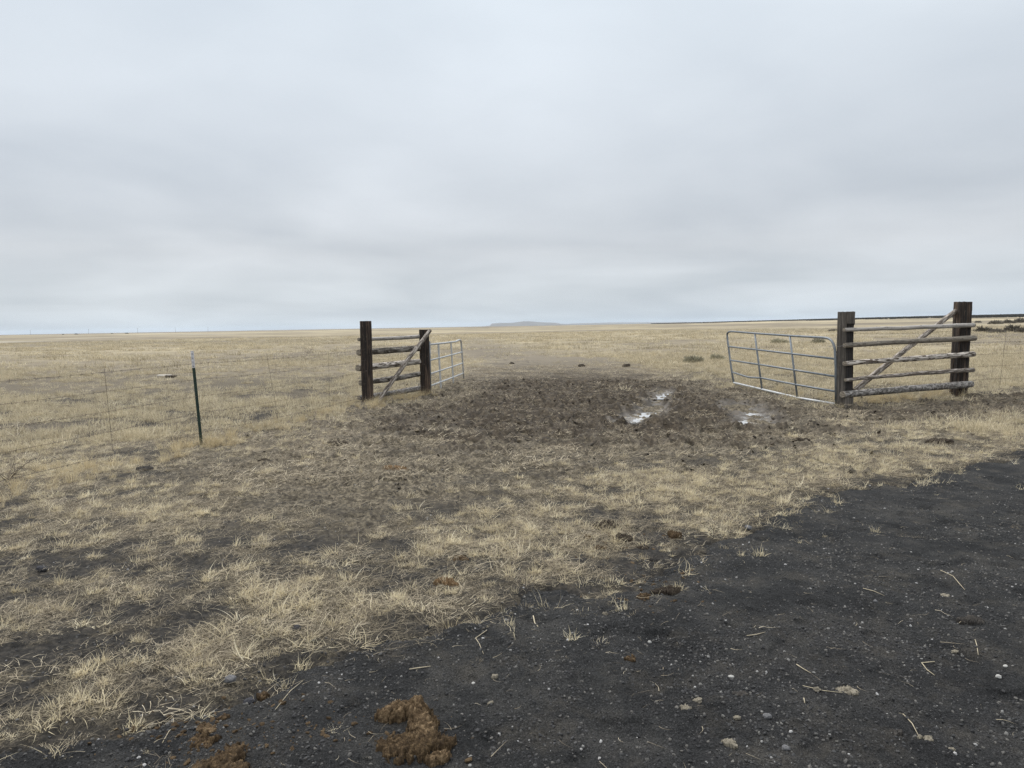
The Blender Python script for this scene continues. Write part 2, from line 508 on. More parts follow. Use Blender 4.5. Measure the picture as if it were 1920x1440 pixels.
lump_mat('dung_dry', (0.022, 0.0145, 0.008), (0.105, 0.070, 0.038), (0.32, 0.23, 0.135), 48)
lump_mat('dung_brown', (0.018, 0.012, 0.007), (0.062, 0.041, 0.022), (0.19, 0.13, 0.07), 50)
lump_mat('dung_orange', (0.055, 0.036, 0.019), (0.15, 0.094, 0.048), (0.29, 0.195, 0.105), 90)
lump_mat('dung_dark', (0.020, 0.015, 0.011), (0.046, 0.036, 0.027), (0.095, 0.076, 0.056), 70)
lump_mat('clod_beige', (0.12, 0.105, 0.08), (0.22, 0.195, 0.15), (0.33, 0.295, 0.235), 60)
lump_mat('clod_soil', (0.028, 0.026, 0.024), (0.055, 0.050, 0.045), (0.10, 0.09, 0.078), 50)
lump_mat('stone_grey', (0.10, 0.098, 0.10), (0.16, 0.158, 0.16), (0.24, 0.235, 0.235), 60)
lump_mat('stone_dark', (0.030, 0.031, 0.036), (0.050, 0.050, 0.056), (0.085, 0.084, 0.09), 60)
lump_mat('stone_pale', (0.32, 0.31, 0.29), (0.45, 0.44, 0.41), (0.58, 0.57, 0.54), 80)


def tie_mat(name, dark, mid, light, cut=0.62):
    m, t, b, o = newmat(name)
    geo = N(t, 'ShaderNodeTexCoord').outputs['Object']
    g = mapping(t, geo, (26, 26, 1.6))
    n = tnoise(t, g, 1.0, 6, 0.68, 0.8)
    c = ramp(t, n, [(0.34, dark), (0.50, mid), (cut, light), (0.80, tuple(min(1, 1.9 * q) for q in light))])
    n2 = tnoise(t, mapping(t, geo, (5, 5, 1.2)), 1.0, 4, 0.6)
    c = mixc(t, 1.0, c, ramp(t, n2, [(0.3, 0.55), (0.7, 1.45)]), 'MULTIPLY')
    n3 = tnoise(t, mapping(t, geo, (60, 60, 14)), 1.0, 3, 0.6)
    c = mixc(t, ramp(t, n3, [(0.66, 0.0), (0.74, 0.55)]), c, (0.30, 0.27, 0.23))
    t.links.new(c, b.inputs['Base Color'])
    b.inputs['Roughness'].default_value = 0.85
    bump(t, b, n, 1.0, 0.02)


tie_mat('tie_creosote', (0.006, 0.0042, 0.0033), (0.024, 0.0155, 0.0105), (0.095, 0.064, 0.044), 0.60)
tie_mat('tie_weathered', (0.030, 0.025, 0.020), (0.085, 0.073, 0.060), (0.170, 0.150, 0.128))
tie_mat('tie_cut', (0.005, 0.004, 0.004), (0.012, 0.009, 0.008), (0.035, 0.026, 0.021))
tie_mat('tie_top', (0.020, 0.016, 0.013), (0.050, 0.040, 0.032), (0.12, 0.10, 0.082))


def log_mat(name, bark, wood, amt, patch=(3.0, 3.0, 3.0)):
    m, t, b, o = newmat(name)
    geo = N(t, 'ShaderNodeTexCoord').outputs['Object']
    g = mapping(t, geo, (34, 34, 2.2))
    n = tnoise(t, g, 1.0, 5, 0.65, 0.5)
    woodc = mixc(t, 1.0, wood, ramp(t, n, [(0.3, 0.55), (0.5, 1.0), (0.72, 1.45)]), 'MULTIPLY')
    nb = tnoise(t, mapping(t, geo, (70, 70, 24)), 1.0, 4, 0.7)
    barkc = mixc(t, 1.0, bark, ramp(t, nb, [(0.3, 0.45), (0.5, 1.0), (0.7, 2.0)]), 'MULTIPLY')
    pn = tnoise(t, mapping(t, geo, (16 * patch[0], 16 * patch[1], 4.0 * patch[2])), 1.0, 4, 0.65, 0.8)
    k = ramp(t, pn, [(amt - 0.04, 1.0), (amt + 0.04, 0.0)])
    c = mixc(t, k, woodc, barkc)
    t.links.new(c, b.inputs['Base Color'])
    b.inputs['Roughness'].default_value = 0.85
    b.inputs['Specular IOR Level'].default_value = 0.25
    bump(t, b, math_n(t, 'ADD', n, math_n(t, 'MULTIPLY', k, 0.8)), 0.8, 0.008)


log_mat('log_grey', (0.15, 0.135, 0.12), (0.36, 0.335, 0.305), 0.40)
log_mat('log_brown', (0.095, 0.080, 0.062), (0.215, 0.19, 0.155), 0.42)
log_mat('log_bark', (0.085, 0.066, 0.050), (0.56, 0.51, 0.45), 0.48, (2.2, 2.2, 1.3))
log_mat('log_fleck', (0.115, 0.095, 0.078), (0.40, 0.36, 0.315), 0.52, (2.0, 2.0, 1.2))
log_mat('log_dark', (0.050, 0.042, 0.034), (0.30, 0.275, 0.24), 0.50, (1.8, 1.8, 1.0))
log_mat('log_rough', (0.10, 0.092, 0.082), (0.31, 0.29, 0.27), 0.51, (1.4, 1.4, 3.0))
log_mat('log_end', (0.16, 0.135, 0.105), (0.30, 0.26, 0.205), 0.45)

m, t, b, o = newmat('galvanised')
geo = N(t, 'ShaderNodeTexCoord').outputs['Object']
c = ramp(t, tnoise(t, geo, 9, 5, 0.65), [(0.3, (0.125, 0.14, 0.15)), (0.6, (0.20, 0.22, 0.235)), (0.8, (0.29, 0.30, 0.305))])
t.links.new(c, b.inputs['Base Color'])
b.inputs['Metallic'].default_value = 0.35
b.inputs['Roughness'].default_value = 0.5
m, t, b, o = newmat('galvanised_pale')
geo = N(t, 'ShaderNodeTexCoord').outputs['Object']
c = ramp(t, tnoise(t, geo, 9, 5, 0.65), [(0.3, (0.36, 0.37, 0.37)), (0.6, (0.50, 0.51, 0.51)), (0.8, (0.58, 0.58, 0.57))])
t.links.new(c, b.inputs['Base Color'])
b.inputs['Metallic'].default_value = 0.2
b.inputs['Roughness'].default_value = 0.5


def plain(name, col, rough=0.6, metal=0.0, vary=0.25, scale=30):
    m, t, b, o = newmat(name)
    geo = N(t, 'ShaderNodeTexCoord').outputs['Object']
    c = mixc(t, 1.0, col, ramp(t, tnoise(t, geo, scale, 5, 0.65), [(0.3, 1 - vary), (0.7, 1 + vary)]), 'MULTIPLY')
    t.links.new(c, b.inputs['Base Color'])
    b.inputs['Roughness'].default_value = rough
    b.inputs['Metallic'].default_value = metal


plain('wire_rust', (0.075, 0.058, 0.045), 0.7, 0.4)
plain('wire_steel', (0.22, 0.21, 0.20), 0.5, 0.6)
plain('post_green', (0.008, 0.026, 0.018), 0.5)
plain('post_white', (0.55, 0.54, 0.56), 0.6, 0, 0.3, 60)
plain('board_top', (0.42, 0.39, 0.34), 0.85)
plain('board_dark', (0.05, 0.038, 0.028), 0.9)
plain('straw_stem', (0.42, 0.36, 0.25), 0.75, 0, 0.3, 50)
plain('mesa_rock', (0.10, 0.085, 0.070), 0.95, 0, 0.35, 0.004)
plain('pole_wood', (0.06, 0.05, 0.04), 0.9)
plain('far_bush', (0.035, 0.035, 0.028), 0.95)


# ------------------------------------------------------------------ object helpers
def mesh(name, verts, faces, mat, parent=None, smooth=True, loc=None):
    me = bpy.data.meshes.new(name)
    me.from_pydata([tuple(v) for v in verts], [], faces)
    me.validate()
    if smooth:
        me.polygons.foreach_set('use_smooth', [True] * len(me.polygons))
    if mat:
        me.materials.append(MATS[mat])
    o = bpy.data.objects.new(name, me)
    COL.objects.link(o)
    if parent is not None:
        o.parent = parent
    if loc is not None:
        o.location = loc
    return o


def empty(name, loc, label, cat, group=None):
    o = bpy.data.objects.new(name, None)
    o.empty_display_size = 0.2
    COL.objects.link(o)
    o.location = loc
    tag(o, label, cat, group)
    return o


def tag(o, label=None, cat=None, group=None, kind=None):
    if label:
        o['label'] = label
    if cat:
        o['category'] = cat
    if group:
        o['group'] = group
    if kind:
        o['kind'] = kind
    return o


def tube_geo(pts, rad, seg=8, cap=True):
    """tube along a polyline; rad is a number or one per point"""
    pts = [Vector(p) for p in pts]
    n = len(pts)
    rads = [rad] * n if isinstance(rad, (int, float)) else list(rad)
    V, Fc = [], []
    up = None
    for i, p in enumerate(pts):
        d = (pts[min(i + 1, n - 1)] - pts[max(i - 1, 0)]).normalized()
        if up is None:
            up = d.orthogonal().normalized()
        else:
            up = (up - d * up.dot(d))
            up = up.normalized() if up.length > 1e-6 else d.orthogonal().normalized()
        s = d.cross(up)
        for k in range(seg):
            a = 2 * math.pi * k / seg
            V.append(p + (up * math.cos(a) + s * math.sin(a)) * rads[i])
    for i in range(n - 1):
        for k in range(seg):
            k2 = (k + 1) % seg
            Fc.append((i * seg + k, i * seg + k2, (i + 1) * seg + k2, (i + 1) * seg + k))
    if cap:
        Fc.append(tuple(range(seg - 1, -1, -1)))
        Fc.append(tuple((n - 1) * seg + k for k in range(seg)))
    return V, Fc


def join(geos):
    V, Fc = [], []
    for v, f in geos:
        o = len(V)
        V += list(v)
        Fc += [tuple(i + o for i in q) for q in f]
    return V, Fc


def tube(name, pts, rad, mat, parent, seg=8):
    pl = parent.location
    v, f = tube_geo([Vector(p) - pl for p in pts], rad, seg)
    return mesh(name, v, f, mat, parent)


# ------------------------------------------------------------------ ground sheets
def spaced():
    d = 0.6
    rows = [0.0, 0.3, 0.6]
    while d < 17000:
        if d < 1.9:
            s = 0.05
        elif d < 26:
            s = max(0.006, 0.8 * d * d / 1120.0)
            s = min(s, 0.075 if d < 19 else 0.13)
        else:
            s = min(0.13 * (d / 26) ** 1.6, d * 0.09)
        d += s
        rows.append(d)
    return np.array(rows)


rows = spaced()
fine = np.arange(-R(44), R(44) + 1e-9, 1 / 500.0)
extra = np.linspace(R(44), R(316), 90)[1:-1]
angs = np.concatenate([fine, extra])
NR, NA = len(rows), len(angs)
A_, D_ = np.meshgrid(angs, rows)
GX = (D_ * np.sin(A_)).ravel()
GY = (D_ * np.cos(A_)).ravel()
FD = field(GX, GY)
quads = np.empty(((NR - 1) * NA, 4), np.int64)
ii = np.arange(NR - 1)[:, None] * NA
jj = np.arange(NA)[None, :]
j2 = (jj + 1) % NA
quads[:, 0] = (ii + jj).ravel()
quads[:, 1] = (ii + NA + jj).ravel()
quads[:, 2] = (ii + NA + j2).ravel()
quads[:, 3] = (ii + j2).ravel()
quads = quads[:, ::-1]


def sheet(name, Z, sel, mat, attrs, label):
    q = quads[sel]
    used, inv = np.unique(q.ravel(), return_inverse=True)
    q = inv.reshape(q.shape)
    me = bpy.data.meshes.new(name)
    me.vertices.add(len(used))
    co = np.stack([GX[used], GY[used], Z[used]], 1).astype(np.float32)
    me.vertices.foreach_set('co', co.ravel())
    me.loops.add(q.size)
    me.loops.foreach_set('vertex_index', q.ravel().astype(np.int32))
    me.polygons.add(len(q))
    me.polygons.foreach_set('loop_start', np.arange(0, q.size, 4, dtype=np.int32))
    me.polygons.foreach_set('use_smooth', np.ones(len(q), bool))
    me.update(calc_edges=True)
    for k, v in attrs.items():
        a = me.attributes.new(k, 'FLOAT', 'POINT')
        a.data.foreach_set('value', v[used].astype(np.float32))
    me.materials.append(MATS[mat])
    o = bpy.data.objects.new(name, me)
    COL.objects.link(o)
    o['kind'] = 'structure'
    o['label'] = label
    return o


e_far = fbm(GX / 9, GY / 9, 2, 201)
far = sstep(16, 34, FD['D'] + e_far * 6)
angv = np.arctan2(GX, np.maximum(GY, 1e-3))
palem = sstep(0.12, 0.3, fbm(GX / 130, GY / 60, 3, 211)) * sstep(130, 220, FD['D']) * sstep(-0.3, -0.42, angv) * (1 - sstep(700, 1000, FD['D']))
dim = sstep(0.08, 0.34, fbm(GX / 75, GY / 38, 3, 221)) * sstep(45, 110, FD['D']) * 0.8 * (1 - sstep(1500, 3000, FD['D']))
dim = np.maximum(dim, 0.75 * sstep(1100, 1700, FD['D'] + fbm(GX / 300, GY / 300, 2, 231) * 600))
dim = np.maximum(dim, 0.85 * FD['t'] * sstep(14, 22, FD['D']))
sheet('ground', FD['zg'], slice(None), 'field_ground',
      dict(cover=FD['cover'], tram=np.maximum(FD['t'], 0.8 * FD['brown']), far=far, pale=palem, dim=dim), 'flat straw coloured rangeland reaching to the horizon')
rq = FD['r'][quads].max(1) > 0.03
sheet('road', FD['zr'], rq, 'cinder_road', dict(), 'black cinder road surface in the lower right foreground')
mq = FD['m'][quads].max(1) > 0.05
sheet('mud', FD['zm'], mq, 'mud', dict(wet=FD['wet'], mud=FD['m']), 'churned brown mud between the two open gates')

# puddles: level water lying in the hoof-churned ruts
for (pts, rad, pct, lab) in [([(1238, 747), (1252, 734)], 0.46, 98, 'pale shiny puddle in the far end of the muddy rut between the gates'),
                        ([(1190, 788), (1220, 772)], 0.46, 97, 'pale shiny puddle in the near end of the muddy rut between the gates'),
                        ([(1424, 796), (1402, 772)], 0.42, 66, 'small pale puddle in the mud near the right hand gate')]:
    a, bq = gp(pts)
    lo = []
    for k in range(21):
        q = k / 20
        x, y = a[0] + (bq[0] - a[0]) * q, a[1] + (bq[1] - a[1]) * q
        f_ = field(np.array([x]), np.array([y]))
        lo.append(float(f_['zm'][0]))
    lev = np.percentile(lo, pct) + (0.012 if pct > 95 else 0.0) + (0.016 if pct > 97 else 0.0)
    cxm, cym = (a[0] + bq[0]) / 2, (a[1] + bq[1]) / 2
    L = math.hypot(a[0] - bq[0], a[1] - bq[1]) / 2 + rad * 0.25
    th = math.atan2(bq[1] - a[1], bq[0] - a[0])
    V = [(0, 0, 0)]
    for k in range(40):
        an = 2 * math.pi * k / 40
        u, v = L * math.cos(an), rad * math.sin(an)
        V.append((u * math.cos(th) - v * math.sin(th), u * math.sin(th) + v * math.cos(th), 0))
    o = mesh('puddle', V, [(0, 1 + k, 1 + (k + 1) % 40) for k in range(40)], 'puddle_water', None, True, (cxm, cym, lev))
    tag(o, lab, None, None, 'structure')


# far flat-topped hill on the horizon
def hill(name, prof, Y, depth, label):
    xs = np.array([p[0] for p in prof], float)
    hs = np.array([p[1] for p in prof], float)
    xx = np.linspace(xs[0], xs[-1], 160)
    hh = np.interp(xx, xs, hs) + 0.25 * pnoise(xx / 4.0, xx * 0, 5) * np.clip(np.interp(xx, xs, hs) / 3, 0, 1)
    V, Fc = [], []
    nd = 9
    for i, (x, h) in enumerate(zip(xx, hh)):
        X = (x - 960) / F * Y
        H = max(0, h) / F * Y
        for k in range(nd):
            q = k / (nd - 1)
            s = min(1, min(q, 1 - q) * 4.0)
            V.append((X, Y + depth * q, -6 + (H + 6) * s))
    for i in range(len(xx) - 1):
        for k in range(nd - 1):
            a = i * nd + k
            Fc.append((a, a + nd, a + nd + 1, a + 1))
    o = mesh(name, V, Fc, 'mesa_rock', None, True)
    tag(o, label, None, None, 'structure')


hill('hill', [(908, 0), (919, 1.5), (923, 5.6), (940, 6.3), (962, 6.0), (973, 7.2), (984, 8.6), (997, 8.4), (1012, 6.8), (1030, 5.6), (1046, 4.8), (1056, 2.6), (1075, 1.8), (1090, 0)], 11000, 1500,
     'far blue grey flat topped mesa on the horizon between the gates')
hill('hill', [(1040, 0), (1080, 2.6), (1150, 3.2), (1230, 2.2), (1290, 2.0), (1340, 0)], 14500, 1500,
     'faint low ridge on the horizon right of the mesa')

# ------------------------------------------------------------------ scattered cover (stuff)
rng = np.random.default_rng(7)


def blades(n, lmin, lmax, rad, tilt0, tilt1, wid, seed, segs=3, curl=0.6, flat=False, seedhead=0.0):
    """one tuft as verts, faces and a per-vertex tone"""
    rd = random.Random(seed)
    V, Fc, T = [], [], []
    for i in range(n):
        a = rd.uniform(0, 2 * math.pi)
        r = rad * math.sqrt(rd.random())
        px, py, pz = r * math.cos(a), r * math.sin(a), (rd.uniform(0.0, 0.018) if flat else -0.006)
        da = a + rd.gauss(0, 0.9) if not flat else rd.uniform(0, 2 * math.pi)
        L = rd.uniform(lmin, lmax)
        tilt = rd.uniform(tilt0, tilt1)          # from vertical
        w = wid * rd.uniform(0.6, 1.3)
        tone = rd.random()
        cr = curl * rd.uniform(0.3, 1.3)
        turn = rd.gauss(0, 0.35)
        kink = rd.random() < 0.2
        sx, sy = -math.sin(da), math.cos(da)
        x, y, z = px, py, pz
        o = len(V)
        for s in range(segs + 1):
            q = s / segs
            ww = w * (1 - q * 0.85) * 0.5
            if s == segs:
                V.append((x, y, z))
                T.append(tone)
            else:
                V.append((x - sx * ww, y - sy * ww, z))
                V.append((x + sx * ww, y + sy * ww, z + ww * 0.5))
                T += [tone, tone]
            tilt2 = tilt + cr * q + (0.9 if kink and s == 1 else 0)
            st = L / segs
            x += math.sin(tilt2) * math.cos(da) * st
            y += math.sin(tilt2) * math.sin(da) * st
            z += math.cos(tilt2) * st
            if z < 0.002:
                z = 0.002 + 0.004 * rd.random()
            da += turn
        for s in range(segs - 1):
            b0 = o + 2 * s
            Fc.append((b0, b0 + 1, b0 + 3, b0 + 2))
        b0 = o + 2 * (segs - 1)
        Fc.append((b0, b0 + 1, b0 + 2))
    return V, Fc, T


def variant(name, geo, mat):
    V, Fc, T = geo
    me = bpy.data.meshes.new(name)
    me.from_pydata(V, [], Fc)
    a = me.attributes.new('tone', 'FLOAT', 'POINT')
    a.data.foreach_set('value', T)
    me.materials.append(MATS[mat])
    return bpy.data.objects.new(name, me)


def scatter(name, pts, rot, scl, variants, label, zoff=0.0):
    n = len(pts)
    me = bpy.data.meshes.new(name)
    me.vertices.add(n)
    me.vertices.foreach_set('co', pts.astype(np.float32).ravel())
    a = me.attributes.new('rot', 'FLOAT_VECTOR', 'POINT')
    a.data.foreach_set('vector', rot.astype(np.float32).ravel())
    a = me.attributes.new('scl', 'FLOAT_VECTOR', 'POINT')
    a.data.foreach_set('vector', scl.astype(np.float32).ravel())
    a = me.attributes.new('pick', 'INT', 'POINT')
    a.data.foreach_set('value', rng.integers(0, len(variants), n).astype(np.int32))
    o = bpy.data.objects.new(name, me)
    COL.objects.link(o)
    for v in variants:
        me.materials.append(v.data.materials[0]) if v.data.materials[0].name not in [x.name for x in me.materials] else None
    ng = bpy.data.node_groups.new(name, 'GeometryNodeTree')
    ng.interface.new_socket('Geometry', in_out='INPUT', socket_type='NodeSocketGeometry')
    ng.interface.new_socket('Geometry', in_out='OUTPUT', socket_type='NodeSocketGeometry')
    gi = ng.nodes.new('NodeGroupInput')
    go = ng.nodes.new('NodeGroupOutput')
    iop = ng.nodes.new('GeometryNodeInstanceOnPoints')
    g2i = ng.nodes.new('GeometryNodeGeometryToInstance')
    for v in variants:
        oi = ng.nodes.new('GeometryNodeObjectInfo')
        oi.inputs['Object'].default_value = v
        oi.inputs['As Instance'].default_value = False
        ng.links.new(oi.outputs['Geometry'], g2i.inputs[0])

    def na(nm, ty):
        q = ng.nodes.new('GeometryNodeInputNamedAttribute')
        q.data_type = ty
        q.inputs['Name'].default_value = nm
        return q.outputs['Attribute']
    e2r = ng.nodes.new('FunctionNodeEulerToRotation')
    ng.links.new(na('rot', 'FLOAT_VECTOR'), e2r.inputs[0])
    ng.links.new(gi.outputs[0], iop.inputs['Points'])
    ng.links.new(g2i.outputs[0], iop.inputs['Instance'])
    iop.inputs['Pick Instance'].default_value = True
    ng.links.new(na('pick', 'INT'), iop.inputs['Instance Index'])
    ng.links.new(e2r.outputs[0], iop.inputs['Rotation'])
    ng.links.new(na('scl', 'FLOAT_VECTOR'), iop.inputs['Scale'])
    ng.links.new(iop.outputs[0], go.inputs[0])
    md = o.modifiers.new('scatter', 'NODES')
    md.node_group = ng
    tag(o, label, None, None, 'stuff')
    return o


def sample(n, d0, d1, a0=-R(43), a1=R(43)):
    d = np.sqrt(rng.random(n) * (d1 * d1 - d0 * d0) + d0 * d0)
    a = rng.random(n) * (a1 - a0) + a0
    return d * np.sin(a), d * np.cos(a)


def top(f):
    z = f['zg'].copy()
    z = np.where(f['r'] > 0.05, np.maximum(z, f['zr']), z)
    z = np.where(f['m'] > 0.07, np.maximum(z, f['zm']), z)
    return z


def sow(name, n, d0, d1, prob, variants, smin, smax, label, tiltsd=0.12, sink=0.0, aspect=None, extra=None, power=1.6):
    x, y = sample(n, d0, d1)
    f = field(x, y)
    p = prob(x, y, f)
    keep = rng.random(n) < p
    x, y, p = x[keep], y[keep], p[keep]
    z = top(f)[keep] - sink
    k = len(x)
    rot = np.stack([rng.normal(0, tiltsd, k), rng.normal(0, tiltsd, k), rng.random(k) * 2 * math.pi], 1)
    s = smin + (smax - smin) * rng.random(k) ** power
    sc = np.stack([s, s, s * (rng.uniform(0.75, 1.25, k) if aspect is None else aspect * np.ones(k))], 1)
    if extra is not None:
        ex, er, es = extra
        x = np.concatenate([x, ex[:, 0]])
        y = np.concatenate([y, ex[:, 1]])
        z = np.concatenate([z, ex[:, 2]])
        rot = np.concatenate([rot, er])
        sc = np.concatenate([sc, es])
    print(name, len(x))
    return scatter(name, np.stack([x, y, z], 1), rot, sc, variants, label)


tuftA = [variant('tuft_shape', blades(34, 0.015, 0.07, 0.026, 0.1, 1.3, 0.0024, 10 + k, 3, 0.55), 'straw_pale') for k in range(4)]
tuftA += [variant('tuft_shape', blades(16, 0.04, 0.12, 0.035, 0.5, 1.5, 0.0022, 20 + k, 4, 0.5), 'straw_pale') for k in range(4)]
tuftA += [variant('tuft_shape', blades(22, 0.01, 0.04, 0.04, 0.2, 1.4, 0.0024, 30 + k, 3, 0.4), 'straw_thatch') for k in range(3)]
matB = [variant('thatch_shape', blades(38, 0.03, 0.12, 0.11, 1.2, 1.6, 0.0021, 40 + k, 3, 0.25, True), 'straw_thatch') for k in range(6)]
tallC = [variant('clump_shape', blades(70, 0.10, 0.27, 0.07, 0.05, 0.75, 0.0032, 70 + k, 4, 0.8), 'straw_gold') for k in range(4)]
fieldD = [variant('field_tuft_shape', blades(48, 0.05, 0.15, 0.14, 0.15, 1.25, 0.0055, 90 + k, 3, 0.6), 'straw_field') for k in range(5)]
farE = [variant('far_tuft_shape', blades(46, 0.08, 0.22, 0.42, 0.2, 1.25, 0.017, 120 + k, 2, 0.5), 'straw_field') for k in range(4)]

sow('short_grass', 95000, 2.0, 12.0, lambda x, y, f: np.maximum(sstep(0.28, 0.85, f['cover']), 0.30 * np.exp(-np.clip(f['sdr'], 0, 9) / 0.16) * (f['sdr'] > -0.25)) * sstep(-0.10, 0.40, fbm(x * 6.5, y * 6.5, 2, 301) + 0.2 * f['lush']),
    tuftA, 0.4, 1.5, 'short pale dry grass tufts over the foreground verge', 0.2)
sow('grass_thatch', 31000, 2.0, 12.0, lambda x, y, f: np.clip(f['cover'] * 0.72 + 0.12, 0, 1) ** 1.5 * (1 - 0.6 * f['m']) * (1 - f['r'] * 0.985),
    matB, 0.6, 1.35, 'flattened grey brown straw litter over the soil', 0.06, 0.004)
sow('field_grass', 115000, 11.0, 42.0, lambda x, y, f: (0.04 + 0.96 * sstep(0.2, 0.85, f['cover'])) * (0.35 + 0.65 * sstep(-0.15, 0.2, fbm(x / 1.4, y / 1.1, 3, 317, 0.6))) * (1 - 0.85 * f['m']) * (1 - 0.75 * f['t']) * (1 - f['r']) * (1 - sstep(27, 42, f['D'])),
    fieldD, 0.6, 1.5, 'dry straw coloured pasture grass beyond the fence', 0.12)
sow('distant_grass', 42000, 24.0, 150.0, lambda x, y, f: (0.03 + 0.97 * sstep(-0.12, 0.28, fbm(x / 9, y / 4.5, 3, 311, 0.6))) * sstep(24, 42, f['D']) * (1 - 0.85 * f['t']),
    farE, 0.7, 1.7, 'dry pasture grass far out on the plain', 0.08)

matT = [variant('trodden_shape', blades(26, 0.03, 0.13, 0.16, 1.15, 1.6, 0.0055, 240 + k, 2, 0.25, True), 'straw_thatch') for k in range(5)]
sow('trodden_straw', 60000, 7.0, 27.0, lambda x, y, f: np.clip(0.75 * f['t'] + 0.35 * f['m'], 0, 1) * (1 - f['r']) * (1 - 0.9 * f['wet']) * (1 - 0.72 * f['m']) * np.clip(0.4 + 1.2 * fbm(x * 1.1, y * 1.1, 3, 331, 0.6), 0.03, 1),
    matT, 0.6, 1.5, 'broken straw trodden into the mud around the gateway', 0.08, 0.0)

# taller golden grass kept by the fences, where stock cannot graze it
ex = []
rl = random.Random(5)


def along(p, q, n, off, sp):
    d = (q - p)
    nn = Vector((-d.y, d.x, 0)).normalized()
    for k in range(n):
        s = rl.random()
        v = p + d * s + nn * (off + rl.gauss(0, sp))
        ex.append((v.x, v.y, zat(v.x, v.y)))


along(L1, L2, 46, -0.12, 0.14)
along(TP, L1, 34, 0.0, 0.22)
along(TP + (TP - L1) * 0.75, TP, 34, 0.0, 0.22)
along(R1p, R2p, 60, 0.12, 0.14)
along(R1p + Vector((0.1, 0.4, 0)), P(1372, 716, 17.0) * 1.0, 26, -0.2, 0.2)
for k in range(14):
    v = TP + Vector((rl.gauss(0.05, 0.22), rl.gauss(0, 0.18), 0))
    ex.append((v.x, v.y, zat(v.x, v.y)))
for (px, py, n, sp) in [(700, 765, 14, 0.25), (770, 752, 16, 0.25), (1650, 750, 16, 0.2), (120, 885, 10, 0.2), (330, 845, 8, 0.2), (420, 830, 8, 0.25)]:
    g = G(px, py)
    for k in range(n):
        x_, y_ = g.x + rl.gauss(0, sp), g.y + rl.gauss(0, sp)
        ex.append((x_, y_, zat(x_, y_)))
ex = np.array(ex)
k_ = len(ex)
er = np.stack([rng.normal(0, 0.12, k_), rng.normal(0, 0.12, k_), rng.random(k_) * 6.28], 1)
es = rng.uniform(0.45, 1.0, k_)[:, None] * np.ones((1, 3))
scatter('tall_grass', ex, er, es, tallC, 'taller golden dry grass along the fence posts and gates')


# pebbles and crumbs
def rock(seed, rough=0.35, sub=1, flat=0.7):
    bm = bmesh.new()
    bmesh.ops.create_icosphere(bm, subdivisions=sub, radius=1.0)
    off = Vector((seed * 7.3, seed * 3.1, seed * 1.7))
    for v in bm.verts:
        k = 1 + rough * mnoise.noise(v.co * 1.1 + off) + rough * 0.6 * mnoise.noise(v.co * 2.7 + off)
        v.co = Vector((v.co.x * k * 1.15, v.co.y * k * 0.9, v.co.z * k * flat))
    V = [tuple(v.co) for v in bm.verts]
    Fc = [tuple(v.index for v in f.verts) for f in bm.faces]
    bm.free()
    return V, Fc, [0.5] * len(V)


peb = [variant('pebble_shape', rock(k + 1), 'pebble') for k in range(5)]
sow('gravel', 420000, 1.9, 8.0, lambda x, y, f: np.clip((f['r'] * 0.75 + 0.22 * (1 - f['cover']) * (1 - f['m'])) * np.clip(0.5 + 1.1 * fbm(x * 1.7, y * 1.7, 3, 401), 0.05, 1) * np.clip(5.0 / f['D'], 0, 1), 0, 1),
    peb, 0.0010, 0.0090, 'loose dark and pale gravel grains on the cinder road', 0.6, 0.0, power=4.0)
cl_ = [variant('clod_shape', rock(k + 20, 0.6, 1, 0.5), 'clod') for k in range(6)]
sow('mud_clods', 90000, 5.5, 20.0, lambda x, y, f: np.clip(f['m'] * 0.9 + 0.22 * f['t'] * (1 - f['r']), 0, 1) * (1 - 0.8 * f['wet']) * np.clip(0.55 + fbm(x * 2, y * 2, 2, 411), 0.05, 1),
    cl_, 0.006, 0.034, 'crumbled brown mud clods trampled by cattle', 0.4, 0.009, power=2.6)
stalk = [variant('stalk_shape', blades(1, 0.05, 0.13, 0.0, 1.45, 1.57, 0.0022, 500 + k, 4, 0.12, True), 'straw_thatch') for k in range(6)]
sow('straw_litter', 9000, 1.9, 9.0, lambda x, y, f: f['r'] * np.clip(np.clip(0.22 + 0.7 * fbm(x * 1.1, y * 1.1, 2, 421), 0.02, 0.5) + 0.9 * np.exp(-np.abs(f['sdr']) / 0.22), 0, 1), stalk, 0.3, 1.1,
    'thin broken straw strewn over the cinder road', 0.05, -0.003)
